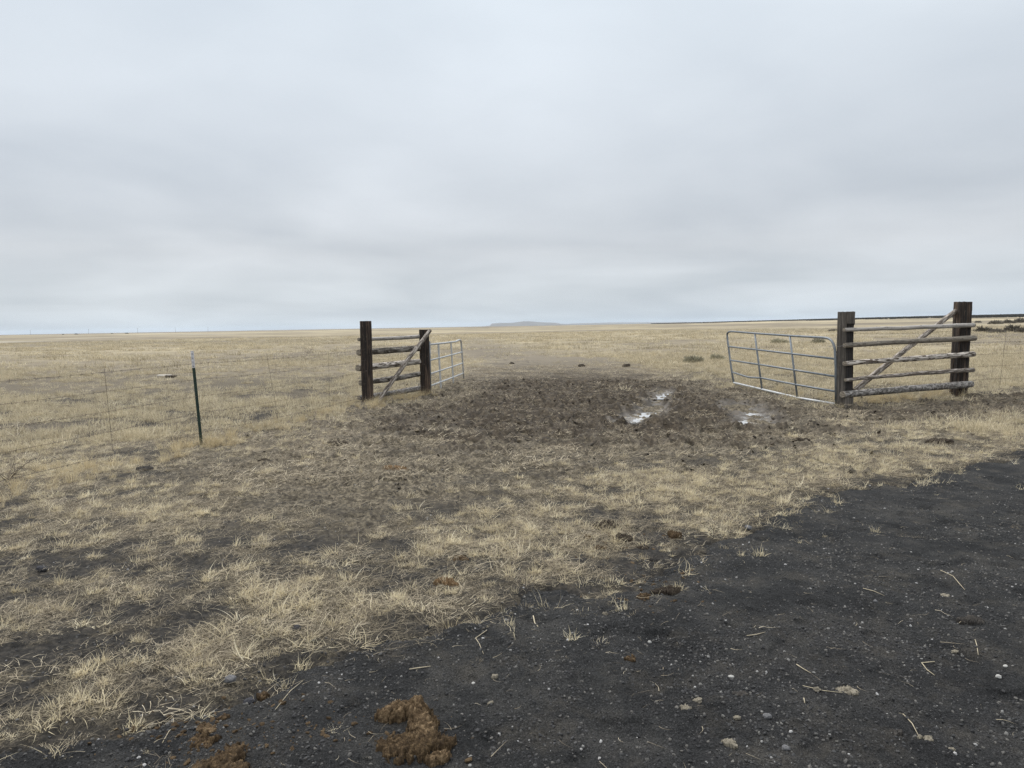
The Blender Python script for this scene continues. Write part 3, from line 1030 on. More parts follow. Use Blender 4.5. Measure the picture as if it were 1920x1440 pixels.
# ------------------------------------------------------------------ timber: posts, rails, braces
def tie(name, base, topp, wid, dep, rotz, mat, parent, seed, recess=None, sink=0.35):
    """a squared railway-sleeper post standing from base to topp; local z runs up the post"""
    axis = (topp - base)
    H = axis.length
    ax = axis.normalized()
    nz = int((H + sink) / 0.04)
    per = []
    nside = 8
    cr = 0.012
    for (sx, sy, ex_, ey_) in ((-1, -1, 1, -1), (1, -1, 1, 1), (1, 1, -1, 1), (-1, 1, -1, -1)):
        for k in range(nside):
            q = k / nside
            per.append(((sx + (ex_ - sx) * q) * wid / 2, (sy + (ey_ - sy) * q) * dep / 2, k == 0))
    n = len(per)
    V, Fc = [], []
    for i in range(nz + 1):
        z = -sink + (H + sink) * i / nz
        for k, (x, y, corner) in enumerate(per):
            g = mnoise.noise(Vector((k * 0.9 + seed * 11, seed, z * 0.8))) * 0.006 + mnoise.noise(Vector((k * 2.3, seed * 5, z * 5))) * 0.0035
            crack = -0.012 if mnoise.noise(Vector((k * 1.7 + seed * 3.3, 4.2, z * 0.35))) > 0.42 else 0.0
            g += crack
            if corner:
                g -= 0.012 + 0.01 * abs(mnoise.noise(Vector((seed, k, z * 3))))
            L_ = math.hypot(x, y)
            nx, ny = (x / (wid / 2)), (y / (dep / 2))
            if abs(nx) > abs(ny):
                dx, dy = math.copysign(1, nx), 0
            else:
                dx, dy = 0, math.copysign(1, ny)
            if corner:
                dx, dy = math.copysign(.7, nx), math.copysign(.7, ny)
            xx, yy = x + dx * g, y + dy * g
            if recess and y < -dep * 0.45 and recess[0] <= z <= recess[1] and x > recess[2]:
                yy += recess[3]
            zz = z
            if i == nz:
                zz += 0.008 * mnoise.noise(Vector((x * 20, y * 20, seed)))
            V.append((xx, yy, zz))
    for i in range(nz):
        for k in range(n):
            k2 = (k + 1) % n
            Fc.append((i * n + k, i * n + k2, (i + 1) * n + k2, (i + 1) * n + k))
    Fc.append(tuple(range(n - 1, -1, -1)))
    c = len(V)
    V.append((0, 0, H - 0.006))
    for k in range(n):
        Fc.append((nz * n + k, nz * n + (k + 1) % n, c))
    o = mesh(name, V, Fc, mat, parent, False)
    q = Vector((0, 0, 1)).rotation_difference(ax)
    o.rotation_mode = 'QUATERNION'
    o.rotation_quaternion = q @ Euler((0, 0, rotz)).to_quaternion()
    o.location = base - parent.location
    return o


def log(name, a, b, ra, rb, mat, parent, seed, knots=5, bend=0.012, endmat=True):
    """a peeled or barked pole from a to b; local z runs along it"""
    d = b - a
    Ln = d.length
    seg, nz = 14, max(14, int(Ln / 0.06))
    rd = random.Random(seed)
    V, Fc = [], []
    bx, by = rd.uniform(-bend, bend), rd.uniform(-bend, bend)
    ring = []
    for i in range(nz + 1):
        q = i / nz
        z = Ln * q
        r = ra + (rb - ra) * q
        ox = bx * math.sin(q * math.pi) + 0.006 * mnoise.noise(Vector((seed, 1.3, z * 1.8)))
        oy = by * math.sin(q * math.pi) + 0.006 * mnoise.noise(Vector((seed, 7.7, z * 1.8)))
        for k in range(seg):
            an = 2 * math.pi * k / seg
            rr = r * (1 + 0.10 * mnoise.noise(Vector((math.cos(an) * 1.2, math.sin(an) * 1.2 + seed, z * 3.0))) + 0.06 * mnoise.noise(Vector((math.cos(an) * 3, math.sin(an) * 3 + seed, z * 12))))
            if i in (0, nz):
                rr *= 0.94
            V.append((ox + rr * math.cos(an), oy + rr * math.sin(an), z))
    for i in range(nz):
        for k in range(seg):
            k2 = (k + 1) % seg
            Fc.append((i * seg + k, i * seg + k2, (i + 1) * seg + k2, (i + 1) * seg + k))
    for kn in range(knots):                     # broken branch stubs
        q = rd.uniform(0.08, 0.92)
        an = rd.uniform(0, 6.28)
        r = ra + (rb - ra) * q
        c = Vector((bx * math.sin(q * math.pi), by * math.sin(q * math.pi), Ln * q))
        dr = Vector((math.cos(an), math.sin(an), 0.25))
        v, f = tube_geo([c + dr * r * 0.7, c + dr * (r + rd.uniform(0.006, 0.022))], [0.011, 0.005], 6)
        o_ = len(V)
        V += [tuple(p) for p in v]
        Fc += [tuple(i + o_ for i in q_) for q_ in f]
    o = mesh(name, V, Fc, mat, parent, True)
    o.rotation_mode = 'QUATERNION'
    o.rotation_quaternion = Vector((0, 0, 1)).rotation_difference(d.normalized())
    o.location = a - parent.location
    if endmat:
        for (zz, rr, s) in ((0, ra, -1), (Ln, rb, 1)):
            EV = [(0, 0, zz + s * 0.003)]
            EF = []
            for k in range(seg):
                an = 2 * math.pi * k / seg
                rq = rr * 0.95 * (1 + 0.10 * mnoise.noise(Vector((math.cos(an) * 1.2, math.sin(an) * 1.2 + seed, zz * 3.0))))
                EV.append((rq * math.cos(an), rq * math.sin(an), zz + s * 0.002))
                EV.append((rq * math.cos(an), rq * math.sin(an), zz - s * 0.02))
            for k in range(seg):
                k2 = (k + 1) % seg
                EF.append((0, 1 + 2 * k, 1 + 2 * k2))
                EF.append((1 + 2 * k, 2 + 2 * k, 2 + 2 * k2, 1 + 2 * k2))
            mesh('cut_end', EV, EF, 'log_end', o, False)
    return o


def ground_pt(p):
    return Vector((p.x, p.y, zat(p.x, p.y)))


mpx = lambda Y: Y / F            # metres per photograph pixel at depth Y

# left brace panel
dL = (L2 - L1).normalized()
nL = Vector((-dL.y, dL.x, 0)).normalized()      # points away from the camera, to the left
b1, b2 = ground_pt(L1), ground_pt(L2)
lp = empty('pole_fence_panel', b1, 'short panel of five logs between two dark posts, left of the muddy gateway', 'fence', 'log brace panels beside the gateway')
w1, w2 = 22 * mpx(L1.y), 18.8 * mpx(L2.y)
rzL = 0.16
tie('post', b1, P(685.5, 602, L1.y), w1 * 0.96, 0.19, rzL, 'tie_creosote', lp, 3)
tie('post', b2, P(795, 618, L2.y), w2 * 0.96, 0.19, rzL, 'tie_creosote', lp, 5)
for k, (xa, ya, xb, yb, ra, rb, mt) in enumerate([
        (672, 636.5, 800, 630, 3.5, 3.6, 'log_grey'), (672, 661, 800, 652, 6.0, 5.6, 'log_dark'), (671, 690, 800, 676.5, 6.6, 5.0, 'log_bark'),
        (676, 718, 800, 698.5, 5.6, 4.6, 'log_dark'), (673, 746, 800, 725.5, 4.6, 5.0, 'log_rough')]):
    Ya = L1.y + nL.y * 0.16 - dL.y * 0.15
    Yb = L2.y + nL.y * 0.17 + dL.y * 0.12
    log('rail', P(xa, ya, Ya), P(xb, yb, Yb), ra * mpx(Ya), rb * mpx(Yb), mt, lp, 20 + k)
log('brace', P(706, 757, L1.y + 0.20), P(806.5, 619.5, L2.y - 0.17), 4.0 * mpx(15), 3.6 * mpx(16.6), 'log_fleck', lp, 31)

# right brace panel
dR = (R2p - R1p).normalized()
nR = Vector((dR.y, -dR.x, 0)).normalized()      # towards the camera
b3, b4 = ground_pt(R1p), ground_pt(R2p)
rp = empty('pole_fence_panel', b3, 'panel of five long grey logs on two tall posts, right of the muddy gateway', 'fence', 'log brace panels beside the gateway')
r1top = P(1587, 584.5, R1p.y)
H1 = (r1top - b3).length
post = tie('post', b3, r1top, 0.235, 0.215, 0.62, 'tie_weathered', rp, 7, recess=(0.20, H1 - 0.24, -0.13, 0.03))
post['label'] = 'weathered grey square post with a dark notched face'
# the notched face takes the darkest tie colour
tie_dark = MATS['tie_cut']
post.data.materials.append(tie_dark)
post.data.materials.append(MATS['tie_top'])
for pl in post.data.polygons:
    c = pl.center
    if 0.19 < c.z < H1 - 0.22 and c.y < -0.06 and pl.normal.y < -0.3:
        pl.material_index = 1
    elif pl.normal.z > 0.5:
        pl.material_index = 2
tie('post', b4, P(1806, 566, R2p.y), 28 * mpx(R2p.y) * 0.93, 0.20, 0.18, 'tie_creosote', rp, 9)
for k, (xa, ya, xb, yb, ra, rb, mt) in enumerate([
        (1582.5, 618.5, 1826, 609.4, 3.6, 4.2, 'log_grey'), (1583.5, 647.6, 1828, 634, 4.5, 5.2, 'log_brown'), (1583, 681.5, 1825.6, 664, 4.6, 5.2, 'log_bark'),
        (1585, 712.7, 1824.7, 693.6, 3.3, 4.2, 'log_fleck'), (1579, 739.7, 1821, 720, 6.4, 6.5, 'log_rough')]):
    Ya = R1p.y + nR.y * 0.165
    Yb = R2p.y + nR.y * 0.175 + dR.y * 0.1
    log('rail', P(xa, ya, Ya), P(xb, yb, Yb), ra * mpx(Ya), rb * mpx(Yb), mt, rp, 40 + k, 9, 0.02)
log('brace', P(1601, 733, R1p.y + 0.10), P(1792, 583, R2p.y + 0.02), 5.0 * mpx(12.9), 4.2 * mpx(13.8), 'log_fleck', rp, 51)


# ------------------------------------------------------------------ steel tube gates
def bez(a, c, b, n=6):
    return [a * (1 - q) ** 2 + c * 2 * q * (1 - q) + b * q * q for q in [k / n for k in range(n + 1)]]


YN, YF = R1p.y + 0.02, 16.6
XN, XF = 1567.0, 1372.0


def gy(x):      # depth along the right gate; it runs back in a straight line so 1/Y is linear in x
    q = (x - XN) / (XF - XN)
    return 1.0 / ((1 - q) / YN + q / YF)


PR = lambda x, y: P(x, y, gy(x))
rg = empty('tube_gate', ground_pt(PR(1567, 755)), 'open grey steel tube gate on the right, with a bent bar', 'gate', 'open steel tube gates')
tr = 0.0215
top_pts = [PR(1375.8, 718), PR(1371, 690), PR(1364.5, 640)] + bez(PR(1363.6, 630), PR(1362, 620.5), PR(1374, 621.5)) + [PR(1415, 625), PR(1481, 629.5), PR(1540, 632.8)] + \
    bez(PR(1548, 633.4), PR(1562, 634.5), PR(1565.5, 655)) + [PR(1567, 690), PR(1567.5, 757)]
tube('frame', top_pts, tr, 'galvanised', rg, 10)
tube('bar', [PR(1366, 649.7), PR(1440, 658), PR(1565.5, 672.8)], tr * 0.88, 'galvanised', rg)
tube('bar', [PR(1369.5, 675.4), PR(1440, 686), PR(1567, 706)], tr * 0.88, 'galvanised', rg)
o = tube('bar', [PR(1374, 698), PR(1400, 706.3), PR(1406, 707.6), PR(1427, 708.6), PR(1494, 721.5), PR(1567, 734)], tr * 0.88, 'galvanised', rg)
o['label'] = 'bent bar of the gate'
tube('bottom_bar', [PR(1375.6, 717.4), PR(1430, 730.5), PR(1480, 742), PR(1496, 746), PR(1566, 757.5)], tr * 1.05, 'galvanised_pale', rg)
tube('upright', [PR(1415, 625), PR(1422, 678), PR(1429, 731)], tr * 0.95, 'galvanised', rg)
tube('upright', [PR(1481, 630), PR(1488, 688), PR(1495, 746)], tr * 0.95, 'galvanised', rg)
for (x, y) in ((1566.5, 660), (1567.5, 742)):
    tube('hinge', [PR(x - 2, y), PR(x + 2, y) + Vector((0.05, 0.02, 0))], 0.016, 'wire_rust', rg, 6)

YN2, YF2 = L2.y - 0.02, 20.6
XN2, XF2 = 806.0, 868.0


def gy2(x):
    q = (x - XN2) / (XF2 - XN2)
    return 1.0 / ((1 - q) / YN2 + q / YF2)


PL = lambda x, y: P(x, y, gy2(x))
lg = empty('tube_gate', ground_pt(PL(806, 745)), 'open pale steel tube gate on the left, with wide flat uprights', 'gate', 'open steel tube gates')
tr2 = 0.023
pts = [PL(870, 716), PL(868.2, 690), PL(865.2, 650)] + bez(PL(864.6, 643), PL(864, 635), PL(859, 638.2)) + [PL(854, 640.6), PL(830, 643.5), PL(805.8, 646)]
tube('frame', pts, tr2, 'galvanised_pale', lg, 10)
for (xa, ya, xb, yb) in ((806.5, 675.4, 867, 660), (807.5, 700.6, 867.6, 680.8), (808.2, 723, 869, 699.5)):
    tube('bar', [PL(xa, ya), PL((xa + xb) / 2, (ya + yb) / 2 + 0.35), PL(xb, yb)], tr2 * 0.85, 'galvanised_pale', lg)
tube('bottom_bar', [PL(808, 743.5), PL(827, 735.6), PL(850, 725), PL(870, 716)], tr2, 'galvanised_pale', lg)
for (xa, ya, xb, yb, wpx) in ((822, 646, 827, 734, 5.0), (845.5, 641, 850.5, 723, 4.2)):
    A, B = PL(xa, ya), PL(xb, yb)
    gd = (PL(868, 680) - PL(808, 700))
    gd.z = 0
    gd.normalize()
    hw = 0.085
    th = Vector((gd.y, -gd.x, 0)) * 0.006
    V = [A - gd * hw - th, A + gd * hw - th, B + gd * hw - th, B - gd * hw - th, A - gd * hw + th, A + gd * hw + th, B + gd * hw + th, B - gd * hw + th]
    mesh('flat_upright', [v - lg.location for v in V], [(0, 1, 2, 3), (7, 6, 5, 4), (0, 4, 5, 1), (1, 5, 6, 2), (2, 6, 7, 3), (3, 7, 4, 0)], 'galvanised_pale', lg, False)
tube('support_post', [PL(806, 640) + Vector((-0.01, 0, 0)), PL(808, 747) + Vector((-0.01, 0, 0))], tr2, 'galvanised', lg)

# ------------------------------------------------------------------ steel T-post
tb = ground_pt(TP)
tt = P(360, 658, TP.y)
tpost = empty('fence_post', tb, 'leaning green steel T-post with a white tip, standing in the fence on the left', 'fence post')
axis = (tt - tb)
Ht = axis.length
W_, D2 = 0.019, 0.034
prof = [(-W_, -0.003), (W_, -0.003), (W_, 0.002), (0.003, 0.002), (0.003, D2), (-0.003, D2), (-0.003, 0.002), (-W_, 0.002)]


def tprof(z0, z1):
    n = len(prof)
    V = [(x, y, z0) for x, y in prof] + [(x, y, z1) for x, y in prof]
    Fc = [(k, (k + 1) % n, n + (k + 1) % n, n + k) for k in range(n)] + [tuple(range(n - 1, -1, -1)), tuple(range(n, 2 * n))]
    return V, Fc


ztip = Ht * (690 - 658) / (837 - 658)
geos = [tprof(-0.3, Ht - ztip)]
for k in range(22):                                   # studs on the face
    z = 0.08 + k * 0.053
    if z < Ht - 0.03:
        geos.append(tube_geo([(0, -0.003, z), (0, -0.011, z)], 0.006, 6))
v, f = join(geos[:1] + [g for g in geos[1:]])
q = Vector((0, 0, 1)).rotation_difference(axis.normalized())
for (nm, gg, mt) in (('shaft', (v, f), 'post_green'), ('white_tip', tprof(Ht - ztip + 0.001, Ht), 'post_white')):
    o = mesh(nm, gg[0], gg[1], mt, tpost, False)
    o.rotation_mode = 'QUATERNION'
    o.rotation_quaternion = q


# ------------------------------------------------------------------ barbed wire fences
def strand(name, pts, parent, seed, barb=0.14, sag=0.03, rad=0.0017):
    rd = random.Random(seed)
    geos = []
    allp = []
    for i in range(len(pts) - 1):
        a, b = Vector(pts[i]), Vector(pts[i + 1])
        n = max(4, int((b - a).length / 0.25))
        for k in range(n + (1 if i == len(pts) - 2 else 0)):
            q = k / n
            p = a.lerp(b, q)
            p.z -= sag * 4 * q * (1 - q)
            allp.append(p)
    geos.append(tube_geo([p - parent.location for p in allp], rad, 5))
    acc = 0
    for i in range(len(allp) - 1):
        a, b = allp[i], allp[i + 1]
        L = (b - a).length
        while acc < L:
            p = a.lerp(b, acc / L) - parent.location
            d = (b - a).normalized()
            for s in (0, 1):
                r_ = d.orthogonal()
                r_.rotate(Matrix.Rotation(rd.uniform(0, 6.28), 3, d))
                geos.append(tube_geo([p - r_ * 0.014, p + r_ * 0.014], 0.0012, 3))
            acc += barb
        acc -= L
    v, f = join(geos)
    return mesh(name, v, f, 'wire_rust', parent, True)


def stay(parent, p, zb, zt, lean, seed):
    V = []
    pts_a, pts_b = [], []
    n = 40
    for k in range(n + 1):
        q = k / n
        z = zb + (zt - zb) * q
        c = Vector((p.x, p.y, 0)) + lean * q + Vector((0, 0, z)) - parent.location
        an = q * 34
        pts_a.append(c + Vector((math.cos(an), math.sin(an), 0)) * 0.003)
        pts_b.append(c - Vector((math.cos(an), math.sin(an), 0)) * 0.003)
    v, f = join([tube_geo(pts_a, 0.0012, 4), tube_geo(pts_b, 0.0012, 4)])
    mesh('wire_stay', v, f, 'wire_rust', parent)


HTS = [1.10, 0.885, 0.66, 0.43, 0.17]
dF = (TP - L1).normalized()
Lend = TP + dF * 7.0
wl = empty('barbed_wire_fence', tb + Vector((0.0, 0.0, 0.0)), 'five sagging barbed wire strands from the left edge to the left log panel', 'wire fence', 'barbed wire runs')
tl = axis.normalized()
for k, h in enumerate(HTS):
    z0 = zat(Lend.x, Lend.y)
    ptp = tb + tl * (h * 0.97) + Vector((0.006, -0.014, 0))
    pl1 = b1 + Vector((-0.02, -0.125, h))
    pl2 = b2 + Vector((0.0, -0.125, h + 0.03))
    strand('wire', [Vector((Lend.x, Lend.y, z0 + h)), ptp, pl1, pl2], wl, 60 + k)
for (px, zb, zt, ln) in ((205, 0.18, 1.12, Vector((-0.05, 0.02, 0))), (520, 0.05, 1.12, Vector((-0.12, -0.05, 0))), (618, 0.12, 1.12, Vector((0.0, 0.02, 0)))):
    # where the sight line of that stay crosses the fence line
    d = ray(px, 740)
    kx = d.x / d.y
    tpar = (kx * L1.y - L1.x) / (dF.x - kx * dF.y)
    c = L1 + dF * tpar
    stay(wl, c, zat(c.x, c.y) + zb, zat(c.x, c.y) + zt, ln, px)

HTR = [1.24, 1.01, 0.77, 0.53, 0.27]
Rend = R2p + dR * 9.0
wr = empty('barbed_wire_fence', b4, 'five barbed wire strands running off the right edge from the tall dark post', 'wire fence', 'barbed wire runs')
for k, h in enumerate(HTR):
    strand('wire', [b3 + Vector((0.02, 0.13, h)), b4 + Vector((0, 0.125, h)), Vector((Rend.x, Rend.y, zat(Rend.x, Rend.y) + h))], wr, 80 + k)
c = R2p + dR * 1.28
stay(wr, c, zat(c.x, c.y) + 0.08, zat(c.x, c.y) + 1.27, Vector((0.10, 0.0, 0)), 9)
# wire loop that ties the right gate to its post
lp_ = []
for k in range(17):
    a = 2 * math.pi * k / 16
    lp_.append(b3 + Vector((-0.06 + 0.215 * math.cos(a), 0.17 * math.sin(a), 1.03 + 0.03 * math.cos(a))))
lw = empty('wire_loop', b3 + Vector((0, 0, 1.0)), 'thin wire loop tying the right gate to the notched grey post', 'wire')
tube('wire', lp_, 0.003, 'wire_steel', lw, 5)


# ------------------------------------------------------------------ dry weeds and shrubs
def weed_geo(seed, h, spread, nst, depth=3, r0=0.004, droop=0.3):
    rd = random.Random(seed)
    geos, tones = [], []

    def grow(p, d, L, r, lev):
        pts = [p]
        n = 5
        for k in range(n):
            d = (d + Vector((rd.gauss(0, .14), rd.gauss(0, .14), rd.gauss(0, .10) - droop * 0.12 * lev))).normalized()
            p = p + d * L / n
            if p.z < 0.004:
                p.z = 0.004
            pts.append(p)
        geos.append(tube_geo(pts, [r * (1 - 0.6 * k / n) for k in range(n + 1)], 4, False))
        tones.append(rd.random())
        if lev < depth:
            for k in range(rd.randint(2, 4)):
                i = rd.randint(2, n)
                nd = (d + Vector((rd.gauss(0, .7), rd.gauss(0, .7), rd.gauss(0.1, .45)))).normalized()
                grow(pts[i], nd, L * rd.uniform(0.4, 0.7), r * 0.6, lev + 1)
    for k in range(nst):
        a = rd.uniform(0, 6.28)
        d = Vector((math.cos(a) * spread, math.sin(a) * spread, 1)).normalized()
        grow(Vector((rd.gauss(0, .02), rd.gauss(0, .02), -0.01)), d, h * rd.uniform(0.6, 1.0), r0, 1)
    return geos, tones


def weed(name, px, py, h, spread, nst, mat, label, cat, seed, depth=3, r0=0.004, droop=0.3, group=None):
    p = ground_pt(G(px, py))
    geos, tones = weed_geo(seed, h, spread, nst, depth, r0, droop)
    V, Fc = join(geos)
    T = []
    for (v, f), tn in zip(geos, tones):
        T += [tn] * len(v)
    o = mesh(name, V, Fc, mat, None, True, p)
    a = o.data.attributes.new('tone', 'FLOAT', 'POINT')
    a.data.foreach_set('value', T)
    tag(o, label, cat, group)
    return o


weed('dry_weed', 16, 905, 0.34, 0.75, 7, 'weed_dark', 'dark leafless dry weed on the lower left, at the edge of the picture', 'weed', 3, 3, 0.0042, 0.5)
weed('dry_weed', 30, 820, 0.34, 0.8, 3, 'weed_pale', 'pale branching dead weed on the left edge above the dark weed', 'weed', 8, 3, 0.0045, 0.1)
weed('dry_weed', 388, 838, 0.34, 0.85, 5, 'weed_pale', 'pale arching dead stalks around the foot of the green T-post', 'weed', 14, 2, 0.0028, 0.5)


def bush(name, px, py, wd, ht, mat, label, cat, seed, n=420, group=None, blade=0.012, woody=True, Y=None):
    if Y is None:
        p = ground_pt(G(px, py))
    else:
        p = P(px, py, Y)
        p = Vector((p.x, p.y, zat(p.x, p.y)))
    rd = random.Random(seed)
    root = empty(name, p, label, cat, group)
    if woody:
        geos, tones = weed_geo(seed, ht * 0.8, 0.8 * wd / ht / 2, 9, 2, 0.012 * max(1, ht), 0.1)
        v, f = join(geos)
        o = mesh('stem', v, f, 'weed_dark' if mat != 'sage_green' else 'sage_grey', root)
        a = o.data.attributes.new('tone', 'FLOAT', 'POINT')
        a.data.foreach_set('value', [0.3] * len(v))
    V, Fc, T = [], [], []
    for k in range(n):
        a = rd.uniform(0, 6.28)
        q = math.sqrt(rd.random())
        lob = 0.75 + 0.35 * mnoise.noise(Vector((math.cos(a) * 1.5 + seed, math.sin(a) * 1.5, 0)))
        x, y = math.cos(a) * q * wd / 2 * lob, math.sin(a) * q * wd / 2 * lob
        hm = ht * (1 - 0.55 * q * q) * (0.75 + 0.4 * mnoise.noise(Vector((x * 3 / wd + seed, y * 3 / wd, 1))))
        z0 = hm * rd.uniform(0.0, 0.55)
        d = Vector((math.cos(a) * (0.25 + 0.7 * q) + rd.gauss(0, .25), math.sin(a) * (0.25 + 0.7 * q) + rd.gauss(0, .25), 1.0)).normalized()
        L = hm * rd.uniform(0.35, 0.7)
        s = d.cross(Vector((rd.gauss(0, 1), rd.gauss(0, 1), rd.gauss(0, .3)))).normalized() * blade * rd.uniform(0.6, 1.3)
        o0 = len(V)
        b0 = Vector((x * 0.8, y * 0.8, z0))
        V += [b0 - s * .4, b0 + s * .4, b0 + d * L * .6 + s, b0 + d * L * .6 - s, b0 + d * L]
        Fc += [(o0, o0 + 1, o0 + 2, o0 + 3), (o0 + 3, o0 + 2, o0 + 4)]
        T += [rd.random()] * 5
    o = mesh('foliage', V, Fc, mat, root, False)
    at = o.data.attributes.new('tone', 'FLOAT', 'POINT')
    at.data.foreach_set('value', T)
    return root


bush('rabbitbrush', 1300, 681, 1.1, 0.42, 'sage_green', 'grey green rabbitbrush seen left of the right gate, wider of two', 'shrub', 4, 700, 'rabbitbrush behind the right gate')
bush('rabbitbrush', 1345, 676, 1.0, 0.34, 'sage_green', 'low grey green rabbitbrush just left of the far end of the right gate', 'shrub', 6, 500, 'rabbitbrush behind the right gate')
bush('rabbitbrush', 1462, 643, 1.9, 0.5, 'sage_green', 'grey green brush seen through the top of the right gate, in its middle', 'shrub', 9, 500, 'rabbitbrush behind the right gate', 0.02)
bush('rabbitbrush', 1534, 643, 1.5, 0.5, 'sage_green', 'grey green brush seen through the top of the right gate, beside its post', 'shrub', 12, 500, 'rabbitbrush behind the right gate', 0.02)
SG = 'sagebrush right of the tall dark post'
for k, (px, py, wd, ht, lab) in enumerate([
        (1845, 624, 2.6, 0.85, 'nearest grey sagebrush beside the right side of the tall dark post'),
        (1868, 627, 2.2, 0.6, 'low sagebrush between the tall post and the right edge'),
        (1900, 625, 2.2, 1.0, 'dark sagebrush near the right edge in the nearer row'),
        (1917, 626, 2.0, 0.75, 'sagebrush cut by the right edge in the nearer row'),
        (1866, 608, 4.6, 1.3, 'sagebrush in the farther row, nearest to the tall dark post'),
        (1893, 606.5, 4.6, 1.4, 'sagebrush in the farther row, in the middle'),
        (1913, 605.5, 4.0, 1.9, 'largest dark sagebrush in the farther row at the right edge'),
        (1834, 605, 3.0, 0.9, 'small sagebrush in the farther row just right of the tall post'),
        (1940, 606, 4.0, 1.6, 'sagebrush just beyond the right edge in the farther row')][:8]):
    bush('sagebrush', px, py, wd, ht, 'sage_grey', lab, 'shrub', 30 + k, 420, SG, 0.03 * ht + 0.012)
bush('sagebrush', 1562, 622, 2.0, 0.55, 'sage_grey', 'small dark sagebrush on the plain just left of the notched grey post', 'shrub', 44, 300, None, 0.03)
weed('dry_weed', 578, 665, 0.45, 0.9, 9, 'weed_dark', 'grey twiggy dry weed out on the plain left of the dark log posts', 'weed', 21, 3, 0.008, 0.2)

# dark band of sage along the rise on the right horizon
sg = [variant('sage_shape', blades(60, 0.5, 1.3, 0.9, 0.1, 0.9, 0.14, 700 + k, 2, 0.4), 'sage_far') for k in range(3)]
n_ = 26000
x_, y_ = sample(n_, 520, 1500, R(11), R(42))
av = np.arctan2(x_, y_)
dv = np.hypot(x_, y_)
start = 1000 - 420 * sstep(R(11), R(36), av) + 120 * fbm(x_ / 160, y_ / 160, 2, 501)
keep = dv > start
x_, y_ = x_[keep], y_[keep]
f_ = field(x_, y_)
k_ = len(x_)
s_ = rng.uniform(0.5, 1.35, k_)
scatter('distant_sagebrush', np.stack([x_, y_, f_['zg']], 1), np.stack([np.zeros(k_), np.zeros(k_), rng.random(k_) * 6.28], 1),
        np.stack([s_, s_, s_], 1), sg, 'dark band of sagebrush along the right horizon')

# ------------------------------------------------------------------ far utility poles and dots on the left horizon
for (px, lab) in ((57, 'leftmost tiny utility pole on the left horizon'), (166, 'second tiny utility pole from the left on the horizon'),
                  (258, 'third tiny utility pole from the left on the horizon'), (329, 'fourth tiny utility pole from the left on the horizon'),
                  (390, 'rightmost tiny utility pole on the left horizon')):
    d = ray(px, 620)
    Y = 1500.0
    p = Vector((d.x / d.y * Y, Y, 0))
    p.z = zat(p.x, p.y) - 0.3
    e = empty('utility_pole', p, lab, 'pole', 'utility poles on the left horizon')
    v, f = tube_geo([(0, 0, 0), (0, 0, 11)], [0.19, 0.13], 8)
    mesh('pole', v, f, 'pole_wood', e)
    v, f = tube_geo([(-1.3, 0, 10.2), (1.3, 0, 10.2)], 0.09, 6)
    mesh('crossarm', v, f, 'pole_wood', e)
for (px, wm, hm, lab) in ((118, 3.5, 1.8, 'leftmost tiny dark shrub on the left horizon'), (143, 9, 2.2, 'wide tiny dark shrub on the left horizon'),
                          (210, 4, 1.8, 'third tiny dark shrub on the left horizon'), (238, 8, 2.2, 'rightmost tiny dark shrub on the left horizon')):
    d = ray(px, 625)
    Y = 1150.0
    p = Vector((d.x / d.y * Y, Y, 0))
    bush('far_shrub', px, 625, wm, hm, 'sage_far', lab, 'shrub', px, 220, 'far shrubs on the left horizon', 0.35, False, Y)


# ------------------------------------------------------------------ dung, clods, stones, straws
def lump(name, px, py, wpx, mat, label, cat, seed, asp=0.75, hgt=0.45, sub=4, rough=0.45, group=None, sink=0.25, rz=None):
    g = G(px, py)
    W = wpx * mpx(g.y) / 2
    bm = bmesh.new()
    bmesh.ops.create_icosphere(bm, subdivisions=sub, radius=1.0)
    off = Vector((seed * 5.1, seed * 2.3, seed * 8.7))
    for v in bm.verts:
        c = v.co.copy()
        k = 1 + rough * mnoise.noise(c * 1.3 + off) + rough * 0.7 * mnoise.noise(c * 3.0 + off) + rough * 0.4 * mnoise.noise(c * 7.0 + off)
        k += rough * 0.30 * mnoise.noise(c * 15.0 + off)
        if sub > 3:
            k += rough * 0.22 * mnoise.noise(c * 31.0 + off)
        v.co = Vector((c.x * k * W, c.y * k * W * asp, c.z * k * W * hgt))
    me = bpy.data.meshes.new(name)
    bm.to_mesh(me)
    bm.free()
    me.polygons.foreach_set('use_smooth', [True] * len(me.polygons))
    me.materials.append(MATS[mat])
    o = bpy.data.objects.new(name, me)
    COL.objects.link(o)
    z = zat(g.x, g.y)
    o.location = (g.x, g.y, z + W * hgt * (1 - sink * 2))
    o.rotation_euler = (random.Random(seed).gauss(0, .12), random.Random(seed + 1).gauss(0, .12), rz if rz is not None else random.Random(seed + 2).uniform(-0.5, 0.5))
    tag(o, label, cat, group)
    return o


# the big dry cow pat at the bottom: a torn slab curled up round a dark hollow
g0 = G(772, 1412)
m0 = mpx(g0.y)
root = empty('cow_dung', Vector((g0.x, g0.y, zat(g0.x, g0.y))), 'large torn slab of dry golden brown cow dung curled round a dark hollow, bottom centre', 'dung')


